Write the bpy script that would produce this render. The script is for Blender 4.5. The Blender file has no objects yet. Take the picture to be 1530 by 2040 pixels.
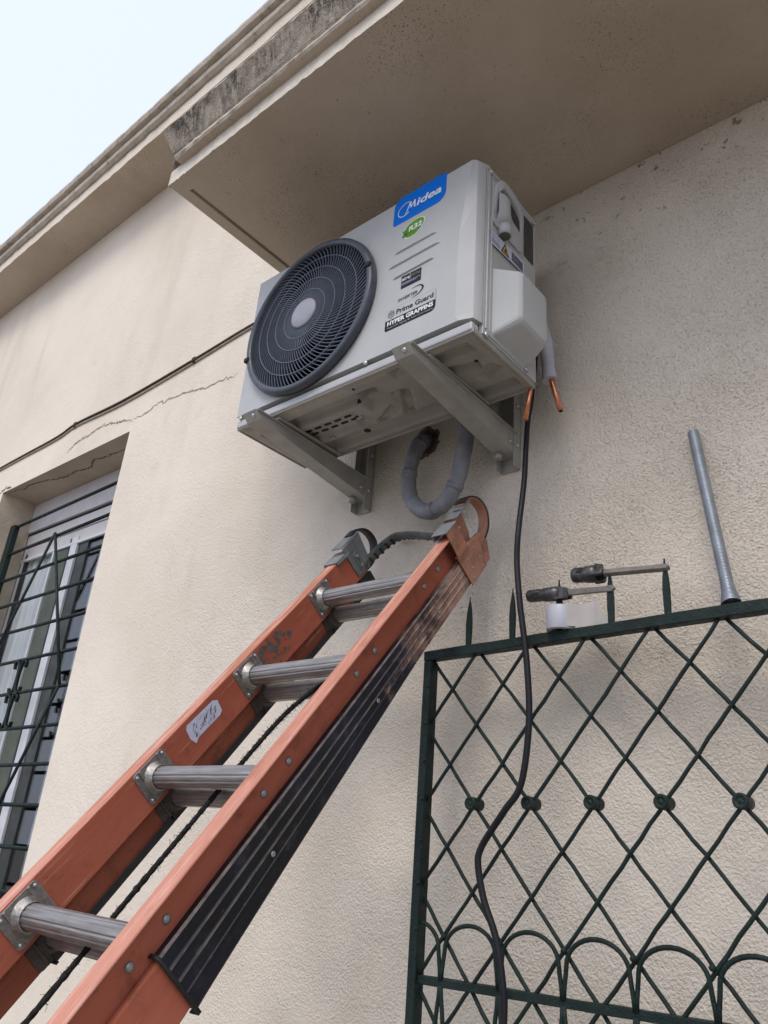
import bpy, math, random
from mathutils import Vector, Matrix, Quaternion
random.seed(7)
S = bpy.context.scene
C = S.collection

# ------------------------------------------------------------------ camera
cam = bpy.data.cameras.new('camera'); camo = bpy.data.objects.new('camera', cam); C.objects.link(camo)
cam.sensor_fit = 'VERTICAL'; cam.sensor_height = 36.0; cam.lens = 36.0 * 1526.925 / 2040
cam.clip_start = 0.02; cam.clip_end = 500
R_ = ((0.7652158, 0.6393634, 0.0752285), (-0.2099358, 0.3582962, -0.9096982), (-0.6085818, 0.6803222, 0.4083992))
camo.matrix_world = Matrix(((R_[0][0], -R_[1][0], -R_[2][0], 1.58540),
                            (R_[0][1], -R_[1][1], -R_[2][1], -1.54022),
                            (R_[0][2], -R_[1][2], -R_[2][2], 1.60000), (0, 0, 0, 1)))
S.camera = camo

# ------------------------------------------------------------------ sky, sun, exposure
SUN_EL, SUN_AZ = math.radians(50), math.radians(163)     # azimuth from +Y, clockwise: veiled sun in front of the wall, a little to the right
w = bpy.data.worlds.new('World'); S.world = w; w.use_nodes = True
nt = w.node_tree; nt.nodes.clear()
sky = nt.nodes.new('ShaderNodeTexSky'); sky.sky_type = 'NISHITA'; sky.sun_disc = False
sky.sun_elevation = SUN_EL; sky.sun_rotation = SUN_AZ; sky.dust_density = 4.0; sky.air_density = 1.0; sky.ozone_density = 1.0
veil = nt.nodes.new('ShaderNodeMix'); veil.data_type = 'RGBA'
veil.inputs[0].default_value = 0.72
veil.inputs[7].default_value = (7.7, 8.45, 10.5, 1)         # thin bright cloud veil over the sky
bg = nt.nodes.new('ShaderNodeBackground'); bg.inputs[1].default_value = 0.09
wo = nt.nodes.new('ShaderNodeOutputWorld')
nt.links.new(sky.outputs[0], veil.inputs[6]); nt.links.new(veil.outputs[2], bg.inputs[0]); nt.links.new(bg.outputs[0], wo.inputs[0])
sun = bpy.data.lights.new('sun', 'SUN'); suno = bpy.data.objects.new('sun', sun); C.objects.link(suno)
sun.energy = 0.95; sun.angle = math.radians(24); sun.color = (1.0, 0.95, 0.88)
sd = Vector((math.sin(SUN_AZ) * math.cos(SUN_EL), math.cos(SUN_AZ) * math.cos(SUN_EL), math.sin(SUN_EL)))
suno.rotation_euler = sd.to_track_quat('Z', 'Y').to_euler()
S.view_settings.view_transform = 'Standard'; S.view_settings.look = 'None'
S.view_settings.exposure = 0.70; S.view_settings.gamma = 1.0; S.view_settings.use_curve_mapping = False

# ------------------------------------------------------------------ materials
class N:
    """small wrapper round a node tree"""
    def __init__(s, name):
        s.m = bpy.data.materials.new(name); s.m.use_nodes = True; s.t = s.m.node_tree; s.t.nodes.clear()
        s.out = s.n('ShaderNodeOutputMaterial'); s.b = s.n('ShaderNodeBsdfPrincipled')
        s.l(s.b.outputs[0], s.out.inputs[0])
        s.co = s.n('ShaderNodeTexCoord').outputs['Object']
        tilt = s.n('ShaderNodeMapping'); tilt.inputs['Location'].default_value = (.313, .177, .241); tilt.inputs['Rotation'].default_value = (.61, .43, .77)
        s.l(s.co, tilt.inputs[0]); s.cr = tilt.outputs[0]          # turned, so that flat faces do not lie in the noise's own grid planes
    def n(s, k): return s.t.nodes.new(k)
    def l(s, a, b): s.t.links.new(a, b)
    def noise(s, scale, detail=4, rough=.6, co=None, stretch=None):
        x = s.n('ShaderNodeTexNoise'); x.inputs['Scale'].default_value = scale; x.inputs['Detail'].default_value = detail
        x.inputs['Roughness'].default_value = rough
        c = co or s.cr
        if stretch:
            mp = s.n('ShaderNodeMapping'); mp.inputs['Scale'].default_value = stretch; mp.inputs['Location'].default_value = (.0137, .0171, .0093); s.l(s.co, mp.inputs[0]); c = mp.outputs[0]
        s.l(c, x.inputs['Vector']); return x.outputs['Fac']
    def voro(s, scale, stretch=None, feature='F1'):
        x = s.n('ShaderNodeTexVoronoi'); x.inputs['Scale'].default_value = scale; x.feature = feature
        c = s.co
        if stretch:
            mp = s.n('ShaderNodeMapping'); mp.inputs['Scale'].default_value = stretch; s.l(c, mp.inputs[0]); c = mp.outputs[0]
        s.l(c, x.inputs['Vector']); return x.outputs['Distance']
    def ramp(s, f, a, b, lo=0.0, hi=1.0):
        x = s.n('ShaderNodeMapRange'); x.interpolation_type = 'SMOOTHSTEP'
        x.inputs[1].default_value = a; x.inputs[2].default_value = b; x.inputs[3].default_value = lo; x.inputs[4].default_value = hi
        s.l(f, x.inputs[0]); return x.outputs[0]
    def math(s, op, a, b=None):
        x = s.n('ShaderNodeMath'); x.operation = op
        for i, q in enumerate((a, b)):
            if q is None: continue
            if isinstance(q, (int, float)): x.inputs[i].default_value = q
            else: s.l(q, x.inputs[i])
        return x.outputs[0]
    def mix(s, f, a, b):
        x = s.n('ShaderNodeMix'); x.data_type = 'RGBA'
        for i, q in ((0, f), (6, a), (7, b)):
            if isinstance(q, (int, float)): x.inputs[i].default_value = q
            elif isinstance(q, tuple): x.inputs[i].default_value = (*q, 1)
            else: s.l(q, x.inputs[i])
        return x.outputs[2]
    def axis(s, i):
        x = s.n('ShaderNodeSeparateXYZ'); s.l(s.co, x.inputs[0]); return x.outputs[i]
    def bump(s, h, dist, strength=1.0, prev=None):
        x = s.n('ShaderNodeBump'); x.inputs['Distance'].default_value = dist; x.inputs['Strength'].default_value = strength
        s.l(h, x.inputs['Height'])
        if prev is not None: s.l(prev, x.inputs['Normal'])
        return x.outputs[0]
    def done(s, col, rough=.6, metal=0.0, nrm=None, spec=.5):
        if isinstance(col, tuple): s.b.inputs['Base Color'].default_value = (*col, 1)
        else: s.l(col, s.b.inputs['Base Color'])
        if isinstance(rough, float): s.b.inputs['Roughness'].default_value = rough
        else: s.l(rough, s.b.inputs['Roughness'])
        s.b.inputs['Metallic'].default_value = metal; s.b.inputs['Specular IOR Level'].default_value = spec
        if nrm is not None: s.l(nrm, s.b.inputs['Normal'])
        return s.m

def c_(c, k): return tuple(min(1, v * k) for v in c)
def simple(name, col, rough=.5, metal=0.0, var=.12, scale=30, bump=0.0, bscale=200, spec=.5):
    m = N(name)
    f = m.ramp(m.noise(scale, 5), .3, .7)
    cc = m.mix(f, c_(col, 1 - var), c_(col, 1 + var))
    r = m.ramp(m.noise(scale * 2.3, 3), .3, .7, max(.02, rough - .08), min(1, rough + .08))
    nr = m.bump(m.noise(bscale, 3), bump) if bump else None
    return m.done(cc, r, metal, nr, spec)

def stucco():
    m = N('beige_stucco')
    big = m.ramp(m.noise(1.1, 4), .3, .72)
    col = m.mix(big, (.685, .606, .502), (.775, .702, .598))
    col = m.mix(m.ramp(m.noise(.55, 3), .52, .75, 0, .5), col, (.72, .595, .485))
    drip = m.ramp(m.noise(3.2, 5, .65, stretch=(1, 1, .16)), .52, .78)                    # faint run-off stains
    col = m.mix(m.math('MULTIPLY', drip, .36), col, (.47, .385, .295))
    patch = m.ramp(m.noise(7, 5, .7), .55, .8)
    col = m.mix(m.math('MULTIPLY', patch, .24), col, (.50, .42, .33))
    fine = m.noise(185, 4, .6); mid = m.noise(75, 3, .55); lump = m.noise(26, 2, .5)
    px = m.ramp(m.axis(0), -.6, .7)                                # rough-cast coarser on the right-hand coat
    pz = m.ramp(m.axis(2), 1.55, 2.5, .25, 1.0)
    pit = m.math('MULTIPLY', m.ramp(m.noise(260, 1, .4), .60, .72), m.math('MULTIPLY', px, pz))
    col = m.mix(m.math('MULTIPLY', pit, .30), col, (.27, .21, .15))
    z_ = m.ramp(m.axis(2), 2.95, 3.38)
    dt = m.math('MULTIPLY', m.ramp(m.noise(34, 3, .6), .63, .70), m.math('MULTIPLY', z_, m.ramp(m.axis(0), .4, 1.0)))
    col = m.mix(m.math('MULTIPLY', dt, .7), col, (.10, .075, .05))
    fine = m.math('MULTIPLY', fine, m.ramp(m.axis(0), -1.8, .3, .35, 1.0))
    h = m.math('ADD', m.math('MULTIPLY', fine, 1.0), m.math('ADD', m.math('MULTIPLY', mid, .45), m.math('MULTIPLY', lump, .35)))
    h = m.math('SUBTRACT', h, m.math('MULTIPLY', pit, .35))
    amp = m.math('MULTIPLY', m.ramp(m.axis(0), -2.2, .7, .45, 1.0), m.ramp(m.noise(2.5, 3), .3, .7, .6, 1.15))
    nr = m.bump(m.math('MULTIPLY', h, amp), .0080, 1.0)
    return m.done(col, .93, 0, nr, .15)

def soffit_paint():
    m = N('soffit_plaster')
    col = m.mix(m.ramp(m.noise(2.2, 5), .3, .7), (.43, .355, .275), (.53, .45, .36))  # wall's beige paint darkened and browned: underside shade put into the colour
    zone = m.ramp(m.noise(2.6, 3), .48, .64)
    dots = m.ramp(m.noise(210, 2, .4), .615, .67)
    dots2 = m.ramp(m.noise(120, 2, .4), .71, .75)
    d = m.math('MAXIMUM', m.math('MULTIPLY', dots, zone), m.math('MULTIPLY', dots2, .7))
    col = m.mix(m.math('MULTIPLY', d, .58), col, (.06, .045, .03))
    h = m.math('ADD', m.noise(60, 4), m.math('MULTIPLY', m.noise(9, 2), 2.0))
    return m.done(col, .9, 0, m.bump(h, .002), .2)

def stained_concrete():
    m = N('stained_concrete_band')
    col = m.mix(m.ramp(m.noise(25, 5), .3, .7), (.26, .22, .175), (.37, .32, .26))
    st = m.ramp(m.noise(62, 4, .65, stretch=(1, 1, .11)), .38, .54)
    fine = m.ramp(m.noise(200, 3), .30, .52)
    zfade = m.ramp(m.axis(2), 3.44, 3.53, .35, 1.0)
    patch = m.ramp(m.noise(9, 4), .36, .6, .2, 1)
    f = m.math('MULTIPLY', m.math('MULTIPLY', st, fine), m.math('MULTIPLY', zfade, patch))
    col = m.mix(m.math('MULTIPLY', f, .92), col, (.035, .031, .026))
    h = m.math('ADD', m.noise(140, 4), m.math('MULTIPLY', m.noise(45, 3), 1.0))
    return m.done(col, .95, 0, m.bump(h, .005), .15)

def moulding():
    m = N('weathered_moulding')
    col = m.mix(m.ramp(m.noise(6, 5), .3, .7), (.40, .345, .28), (.54, .48, .40))
    st = m.ramp(m.noise(22, 5, .7, stretch=(1, 1, .3)), .52, .72)
    col = m.mix(m.math('MULTIPLY', st, .55), col, (.10, .085, .07))
    return m.done(col, .93, 0, m.bump(m.noise(70, 4), .004), .2)

def fibreglass(name, a, b, dirt=.35, fibres=0.0):
    m = N(name)
    col = m.mix(m.ramp(m.noise(7, 5, stretch=(1, .25, 1)), .3, .7), a, b)
    sm = m.math('MAXIMUM', m.ramp(m.noise(15, 6, .72), .50, .72), m.ramp(m.noise(60, 4, .7, stretch=(1, .3, 1)), .62, .72))
    col = m.mix(m.math('MULTIPLY', sm, dirt), col, (.09, .035, .02))
    sc = m.ramp(m.noise(190, 2, .5, stretch=(1, .035, 1)), .66, .74)                     # pale lengthwise scratches
    col = m.mix(m.math('MULTIPLY', sc, .35), col, (.62, .36, .27))
    if fibres:
        fb = m.ramp(m.noise(110, 3, .7, stretch=(1, .07, 1)), .45, .7)
        col = m.mix(m.math('MULTIPLY', fb, fibres), col, (.70, .42, .33))
    h = m.noise(160, 3, .6, stretch=(1, .12, 1))
    return m.done(col, m.ramp(m.noise(20, 3), .3, .7, .55, .78), 0, m.bump(h, .0012 if fibres else .0006), .2)

def worn_sleeve():
    m = N('worn_navy_sleeve')
    pink = m.mix(m.ramp(m.noise(18, 4), .3, .7), (.30, .17, .125), (.46, .30, .235))
    dark = m.mix(m.ramp(m.noise(5, 3), .35, .65), (.0055, .006, .009), (.010, .012, .024))
    y = m.axis(1)
    n1 = m.noise(11, 6, .72, stretch=(1, .5, 1))
    v = m.math('ADD', m.math('MULTIPLY', m.math('SUBTRACT', y, 2.68), 2.6), m.math('MULTIPLY', m.math('SUBTRACT', n1, .5), 3.2))
    wear = m.ramp(v, -.10, .55)
    scr = m.ramp(m.noise(240, 2, .5, stretch=(1, .12, 1)), .70, .78)
    wear2 = m.math('MAXIMUM', wear, m.math('MULTIPLY', scr, .45))
    dust = m.ramp(m.noise(30, 5, .7), .5, .8, 0, .10)
    col = m.mix(wear2, dark, pink)
    col = m.mix(dust, col, (.42, .36, .31))
    return m.done(col, m.ramp(wear, 0, 1, .42, .8), 0, m.bump(m.noise(120, 3), .0006), .32)

def brushed(name, col, rough=.34, stretch=(.06, 1, 1), dirt=.3):
    m = N(name)
    f = m.ramp(m.noise(160, 3, .6, stretch=stretch), .3, .7)
    cc = m.mix(f, c_(col, .80), c_(col, 1.12))
    d = m.ramp(m.noise(22, 5, .7), .52, .75)
    cc = m.mix(m.math('MULTIPLY', d, dirt), cc, (.13, .11, .095))
    return m.done(cc, m.ramp(m.noise(35, 4), .3, .7, rough - .08, rough + .15), .85, m.bump(f, .0003), .5)

def green_paint():
    m = N('dark_green_iron_paint')
    col = m.mix(m.ramp(m.noise(14, 4), .3, .7), (.0045, .012, .0105), (.009, .022, .0185))
    rust = m.ramp(m.noise(26, 6, .75), .60, .74)
    col = m.mix(m.math('MULTIPLY', rust, .6), col, (.085, .045, .028))
    dust = m.ramp(m.noise(60, 4, .7), .55, .8, 0, .14)
    col = m.mix(dust, col, (.12, .12, .11))
    h = m.math('ADD', m.noise(90, 4), m.noise(320, 2))
    return m.done(col, m.ramp(m.noise(40, 3), .3, .7, .45, .68), 0, m.bump(h, .0016), .28)

def glass():
    m = bpy.data.materials.new('window_glass'); m.use_nodes = True; t = m.node_tree; t.nodes.clear()
    o = t.nodes.new('ShaderNodeOutputMaterial'); mx = t.nodes.new('ShaderNodeMixShader')
    tr = t.nodes.new('ShaderNodeBsdfTransparent'); tr.inputs[0].default_value = (.93, .945, .95, 1)
    gl = t.nodes.new('ShaderNodeBsdfGlossy'); gl.inputs['Roughness'].default_value = .02
    fr = t.nodes.new('ShaderNodeFresnel'); ge = t.nodes.new('ShaderNodeNewGeometry'); io = t.nodes.new('ShaderNodeMath'); io.operation = 'MULTIPLY_ADD'
    io.inputs[1].default_value = 1/1.5 - 1.5; io.inputs[2].default_value = 1.5                 # same reflectance on both faces of the pane
    t.links.new(ge.outputs['Backfacing'], io.inputs[0]); t.links.new(io.outputs[0], fr.inputs[0])
    t.links.new(fr.outputs[0], mx.inputs[0]); t.links.new(tr.outputs[0], mx.inputs[1]); t.links.new(gl.outputs[0], mx.inputs[2])
    t.links.new(mx.outputs[0], o.inputs[0]); return m

def curtain_mat(name, a, b):
    m = N(name)
    col = m.mix(m.ramp(m.noise(26, 4, stretch=(1, 1, .1)), .3, .7), a, b)
    return m.done(col, .9, 0, m.bump(m.noise(300, 2), .0005), .1)

def grooved_paint(name, col):
    m = N(name)
    f = m.ramp(m.noise(9, 5), .3, .7)
    cc = m.mix(f, c_(col, .96), c_(col, 1.04))
    g = m.ramp(m.noise(14, 6, .75), .60, .82, 0, .07)
    cc = m.mix(g, cc, (.30, .27, .22))
    return m.done(cc, m.ramp(m.noise(50, 2), .3, .7, .34, .46), 0, m.bump(m.noise(420, 2), .00025), .45)

M = {}
M['stucco'] = stucco(); M['soffit'] = soffit_paint(); M['stain'] = stained_concrete(); M['pale'] = simple('pale_edge_paint', (.66, .60, .51), .92, 0, .10, 16, .0025, 90, .15); M['mould'] = moulding()
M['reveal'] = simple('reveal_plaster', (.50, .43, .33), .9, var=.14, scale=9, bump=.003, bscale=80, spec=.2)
M['ground'] = simple('concrete_ground', (.235, .215, .19), .9, var=.2, scale=3, bump=.003, bscale=60, spec=.2)
M['orange'] = fibreglass('orange_fibreglass', (.325, .088, .050), (.44, .132, .078), .50)
M['orange_shade'] = fibreglass('shaded_orange_fibreglass', (.21, .06, .034), (.33, .098, .055), .7)  # orange darkened: the fly rail's shade on the left base rail, plus smudges
M['bleached'] = fibreglass('sun_bleached_fibreglass', (.42, .165, .108), (.54, .245, .175), .22, .65)
M['hookpaint'] = fibreglass('faded_orange_steel', (.33, .145, .090), (.43, .225, .155), .50)
M['sleeve'] = worn_sleeve()
M['alu'] = brushed('dull_aluminium', (.34, .318, .30), .46)
M['plate'] = brushed('dirty_steel_plate', (.34, .325, .30), .48, (1, 1, 1), .55)
M['darksteel'] = simple('dark_steel', (.075, .062, .052), .7, .3, .35, 40)  # darker steel for the base section's rung plates and collars
M['scuff'] = simple('grey_scuffed_paint', (.10, .085, .078), .7, 0, .3, 90)
M['ribworn'] = simple('chafed_sleeve_rib', (.15, .125, .11), .6, 0, .5, 45)
M['rivet'] = simple('rivet_steel', (.33, .34, .34), .42, .7, .2, 60)
M['bracketgrey'] = simple('weathered_grey_steel', (.20, .215, .215), .55, .35, .25, 22, .0006, 120)
M['rubber'] = simple('black_rubber', (.014, .014, .015), .62, 0, .3, 30, .0006, 150)
M['padrub'] = simple('grey_rubber_pad', (.115, .125, .120), .7, 0, .3, 40, .0008, 120)
M['rope'] = simple('black_rope', (.022, .021, .020), .95, 0, .45, 130, .002, 300, .1)
M['white'] = grooved_paint('off_white_enamel', (.435, .437, .432))
M['whiteplastic'] = simple('white_plastic', (.45, .458, .455), .56, 0, .03, 9, 0, 0, .22)
M['pan'] = simple('beige_base_pan_enamel', (.30, .28, .245), .42, 0, .10, 12, 0, 0, .5)
M['brk'] = simple('grey_beige_bracket_enamel', (.33, .32, .285), .45, 0, .10, 14, 0, 0, .45)
M['grille'] = simple('slate_grey_plastic', (.052, .061, .076), .42, 0, .15, 30, 0, 0, .5)
M['vane'] = simple('guard_vane_plastic', (.10, .118, .150), .40, 0, .10, 30)
M['fanhub'] = simple('grey_fan_cap', (.30, .30, .34), .5, 0, .06, 20)
M['dark'] = simple('dark_void', (.008, .009, .011), .8, 0, .2, 10)
M['blade'] = simple('fan_blade_plastic', (.014, .019, .030), .35, 0, .15, 12)
M['blue'] = simple('blue_sticker', (.0, .150, .62), .5, 0, .03, 20, 0, 0, .12)
M['leaf'] = simple('green_sticker', (.115, .28, .02), .5, 0, .35, 45, 0, 0, .12)
M['leafdark'] = simple('dark_green_sticker', (.05, .20, .025), .35, 0, .2, 45)
M['ink'] = simple('black_print', (.016, .015, .020), .6, 0, .1, 40, 0, 0, .15)
M['navy'] = simple('dark_navy_sticker', (.018, .016, .036), .55, 0, .1, 40, 0, 0, .18)
M['print'] = simple('white_print', (.72, .72, .74), .45, 0, .03, 40)
M['printgrey'] = simple('grey_print', (.34, .34, .38), .45, 0, .05, 40)
M['printgreen'] = simple('green_print', (.16, .30, .07), .45, 0, .05, 40)
M['lilac'] = simple('pale_sticker_paper', (.55, .56, .68), .45, 0, .06, 60)
M['yellow'] = simple('yellow_warning_print', (.62, .36, .02), .45, 0, .05, 40)
M['rating'] = simple('dark_label_and_pocket_shade', (.035, .034, .034), .35, 0, .5, 90)  # rating plate, and the painted shade in the side grip
M['ratingtext'] = simple('faint_rating_print', (.10, .10, .10), .5, 0, .4, 90)
M['screw'] = simple('zinc_screw', (.55, .55, .54), .35, .8, .15, 90)
M['foam'] = simple('white_foam_insulation', (.42, .42, .46), .75, 0, .08, 20, .001, 90)
M['tapegrey'] = simple('grey_wrapping_tape', (.185, .19, .205), .52, 0, .22, 24, .0022, 55)
M['copper'] = simple('bare_copper', (.66, .26, .14), .32, .9, .2, 40)
M['cable'] = simple('black_cable_sheath', (.008, .008, .011), .5, 0, .2, 40, 0, 0, .3)
M['oldcable'] = simple('dusty_old_cable', (.045, .036, .028), .8, 0, .4, 60)
M['beigeline'] = simple('beige_line', (.36, .30, .23), .85, 0, .2, 60)
M['green'] = green_paint()
M['toolsteel'] = simple('blackened_tool_steel', (.085, .080, .080), .38, .6, .4, 60, .0006, 120)
M['toolgrey'] = simple('worn_tool_handle_steel', (.17, .155, .135), .55, .2, .25, 60)
M['spring'] = simple('bright_spring_steel', (.36, .39, .43), .42, .85, .12, 30)
M['tape'] = simple('white_vinyl_tape', (.42, .42, .47), .38, 0, .03, 20)
M['tapetail'] = simple('creased_tape_end', (.40, .37, .335), .5, 0, .06, 30)
M['shutter'] = simple('white_shutter_plastic', (.58, .555, .56), .5, 0, .06, 12)
M['pvc'] = simple('white_window_frame', (.62, .63, .66), .4, 0, .06, 14)
M['sashgreen'] = simple('grey_green_window_profile', (.085, .100, .074), .5, 0, .12, 8)
M['sashdark'] = simple('dark_window_profile', (.030, .034, .028), .45, 0, .12, 8)
M['glass'] = glass()
M['curtain'] = curtain_mat('white_curtain', (.72, .74, .78), (.86, .87, .90))
M['lace'] = curtain_mat('blue_grey_lace', (.20, .22, .26), (.34, .37, .42))
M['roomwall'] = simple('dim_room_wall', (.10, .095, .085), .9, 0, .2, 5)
M['crack'] = simple('brown_crack', (.30, .245, .18), .95, 0, .3, 60)  # brown of the crack lines on the wall
M['holeshade'] = simple('painted_hole_shade', (.05, .038, .028), .95, 0, .5, 60)  # darkness inside the pipe hole, as colour on a flat disc
M['crackdark'] = simple('dark_crack', (.13, .095, .065), .95, 0, .3, 60)

# ------------------------------------------------------------------ mesh helpers
class MB:
    def __init__(s): s.v = []; s.f = []; s.mi = []; s.sm = []; s.mats = []
    def mat(s, m):
        if m not in s.mats: s.mats.append(m)
        return s.mats.index(m)
    def face(s, idx, m, smooth=False): s.f.append(tuple(idx)); s.mi.append(s.mat(m)); s.sm.append(smooth)
    def add(s, pts): k = len(s.v); s.v += [tuple(p) for p in pts]; return k
    def box(s, lo, hi, m, T=None):
        x0, y0, z0 = lo; x1, y1, z1 = hi
        P = [(x0,y0,z0),(x1,y0,z0),(x1,y1,z0),(x0,y1,z0),(x0,y0,z1),(x1,y0,z1),(x1,y1,z1),(x0,y1,z1)]
        if T is not None: P = [T @ Vector(p) for p in P]
        k = s.add(P)
        for q in ((0,3,2,1),(4,5,6,7),(0,1,5,4),(1,2,6,5),(2,3,7,6),(3,0,4,7)): s.face([k+i for i in q], m)
    def tube(s, pts, r, m, n=10, cap=True, twist=None):
        pts = [Vector(p) for p in pts]; L = len(pts)
        rr = r if isinstance(r, (list, tuple)) else [r] * L
        tan = []
        for i in range(L):
            a = pts[max(0, i-1)]; b = pts[min(L-1, i+1)]; tan.append((b-a).normalized())
        u = tan[0].orthogonal().normalized(); rings = []
        for i in range(L):
            if i: u = (tan[i-1].rotation_difference(tan[i]) @ u).normalized()
            vv = tan[i].cross(u)
            rings.append(s.add([pts[i] + (u*math.cos(2*math.pi*j/n) + vv*math.sin(2*math.pi*j/n)) * rr[i] for j in range(n)]))
        for i in range(L-1):
            a, b = rings[i], rings[i+1]
            for j in range(n):
                j2 = (j+1) % n; s.face((a+j, a+j2, b+j2, b+j), m, True)
        if cap:
            s.face([rings[0]+j for j in range(n)][::-1], m); s.face([rings[-1]+j for j in range(n)], m)
    def lathe(s, prof, org, ax, m, n=24, cap0=True, cap1=True, rib=None):
        ax = Vector(ax).normalized(); u = ax.orthogonal().normalized(); v = ax.cross(u); org = Vector(org); rings = []
        for (r, h) in prof:
            rings.append(s.add([org + ax*h + (u*math.cos(2*math.pi*j/n) + v*math.sin(2*math.pi*j/n)) * (r*(rib(j) if rib else 1)) for j in range(n)]))
        for a, b in zip(rings, rings[1:]):
            for j in range(n):
                j2 = (j+1) % n; s.face((a+j, a+j2, b+j2, b+j), m, True)
        if cap0: s.face([rings[0]+j for j in range(n)][::-1], m)
        if cap1: s.face([rings[-1]+j for j in range(n)], m)
    def prism(s, poly, fn, h0, h1, m, mside=None):
        """poly: 2D outline; fn(a, b, h) -> point"""
        n = len(poly)
        a = s.add([fn(p, q, h0) for p, q in poly]); b = s.add([fn(p, q, h1) for p, q in poly])
        s.face([a+i for i in range(n)][::-1], m); s.face([b+i for i in range(n)], m)
        for i in range(n):
            j = (i+1) % n; s.face((a+i, a+j, b+j, b+i), mside or m)
    def band(s, pts, wd, w, t, m):
        """flat strap swept along pts, width w along wd, thickness t"""
        pts = [Vector(p) for p in pts]; wd = Vector(wd).normalized(); L = len(pts); k = []
        for i in range(L):
            tg = (pts[min(L-1, i+1)] - pts[max(0, i-1)]).normalized(); nn = tg.cross(wd).normalized()
            k.append(s.add([pts[i] + wd*w*a + nn*t*b for a, b in ((-.5,-.5),(.5,-.5),(.5,.5),(-.5,.5))]))
        for a, b in zip(k, k[1:]):
            for j in range(4): j2 = (j+1) % 4; s.face((a+j, a+j2, b+j2, b+j), m, j in (0, 2))
        s.face([k[0]+j for j in range(4)][::-1], m); s.face([k[-1]+j for j in range(4)], m)
    def mesh(s, name, M4=None):
        me = bpy.data.meshes.new(name)
        vs = s.v if M4 is None else [tuple(M4 @ Vector(p)) for p in s.v]
        me.from_pydata(vs, [], s.f)
        for m in s.mats: me.materials.append(M[m])
        me.polygons.foreach_set('material_index', s.mi); me.polygons.foreach_set('use_smooth', s.sm)
        me.update(); return me

def fix_normals(me):
    import bmesh
    bm = bmesh.new(); bm.from_mesh(me); bmesh.ops.recalc_face_normals(bm, faces=bm.faces); bm.to_mesh(me); bm.free()

def thing(name, label, cat, loc=(0,0,0), T=None, group=None):
    o = bpy.data.objects.new(name, None); o.empty_display_size = .05; C.objects.link(o)
    o.matrix_world = T if T is not None else Matrix.Translation(loc)
    o['label'] = label; o['category'] = cat
    if group: o['group'] = group
    o['_i'] = 1; INV[o.name] = o.matrix_world.inverted(); del o['_i']
    return o
INV = {}
def root(o):
    while o.parent: o = o.parent
    return o
def part(name, mb, parent, local=False, bevel=0, label=None, stuff=False, norm=True):
    """link the builder as one mesh object under parent; world coordinates unless local"""
    me = mb.mesh(name, None if local else INV[root(parent).name])
    if norm: fix_normals(me)
    o = bpy.data.objects.new(name, me); C.objects.link(o); o.parent = parent
    if bevel: bev(o, bevel)
    if label: o['label'] = label
    if stuff: o['kind'] = 'stuff'
    return o
def bev(o, wd, seg=2):
    b = o.modifiers.new('bevel', 'BEVEL'); b.width = wd; b.segments = seg; b.limit_method = 'ANGLE'; b.angle_limit = math.radians(40)
def single(name, mb, label, cat, base, group=None, bevel=0):
    me = mb.mesh(name, Matrix.Translation(-Vector(base))); fix_normals(me)
    o = bpy.data.objects.new(name, me); C.objects.link(o); o.location = base
    o['label'] = label; o['category'] = cat
    if group: o['group'] = group
    if bevel: bev(o, bevel)
    return o
def again(o, loc=None, rot=None, parent=None):
    """another object on the same mesh (a like piece)"""
    d = o.copy(); C.objects.link(d)
    if parent is not None: d.parent = parent
    if loc is not None: d.location = loc
    if rot is not None: d.rotation_euler = rot
    return d
def smoothpath(pts, k=8):
    """Catmull-Rom through pts"""
    P = [Vector(p) for p in pts]; P = [P[0]*2 - P[1]] + P + [P[-1]*2 - P[-2]]; out = []
    for i in range(1, len(P)-2):
        a, b, c, d = P[i-1:i+3]
        for j in range(k):
            t = j / k
            out.append(.5*((2*b) + (c-a)*t + (2*a-5*b+4*c-d)*t*t + (3*b-a-3*c+d)*t**3))
    out.append(P[-2]); return out
def text_mesh(mb, s, size, fn, m, bold=0.0, shear=0.0, width=None):
    """letters as flat faces: fn(u, v) -> point; u runs right, v up, from the baseline's left end"""
    cu = bpy.data.curves.new('lettering', 'FONT'); cu.body = s; cu.size = size; cu.offset = bold; cu.shear = shear; cu.resolution_u = 3
    o = bpy.data.objects.new('lettering', cu); C.objects.link(o)
    bpy.context.view_layer.update()
    me = bpy.data.meshes.new_from_object(o.evaluated_get(bpy.context.evaluated_depsgraph_get()))
    bpy.data.objects.remove(o); bpy.data.curves.remove(cu)
    xs = [v.co.x for v in me.vertices]; x0, x1 = min(xs), max(xs)
    k = (width / (x1 - x0)) if width else 1.0
    b = mb.add([fn((v.co.x - x0) * k, v.co.y) for v in me.vertices])
    for p in me.polygons: mb.face([b+i for i in p.vertices], m)
    bpy.data.meshes.remove(me)
def rrect(x0, z0, x1, z1, r, n=5):
    out = []
    rs = r if isinstance(r, (list, tuple)) else [r]*4            # bl, br, tr, tl
    for (cx, cz, a0, rr) in ((x0, z0, 180, rs[0]), (x1, z0, 270, rs[1]), (x1, z1, 0, rs[2]), (x0, z1, 90, rs[3])):
        sx = cx + (rr if cx == x0 else -rr); sz = cz + (rr if cz == z0 else -rr)
        for i in range(n+1):
            a = math.radians(a0 + 90*i/n); out.append((sx + rr*math.cos(a), sz + rr*math.sin(a)))
    return out

# ================================================================== ground and house
g = MB(); g.box((-60, -80, -.3), (60, 0.0, 0.0), 'ground')
o = part('ground', g, thing('tmp', '', ''), True); t = o.parent; o.parent = None; bpy.data.objects.remove(t); o['kind'] = 'structure'

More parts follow.
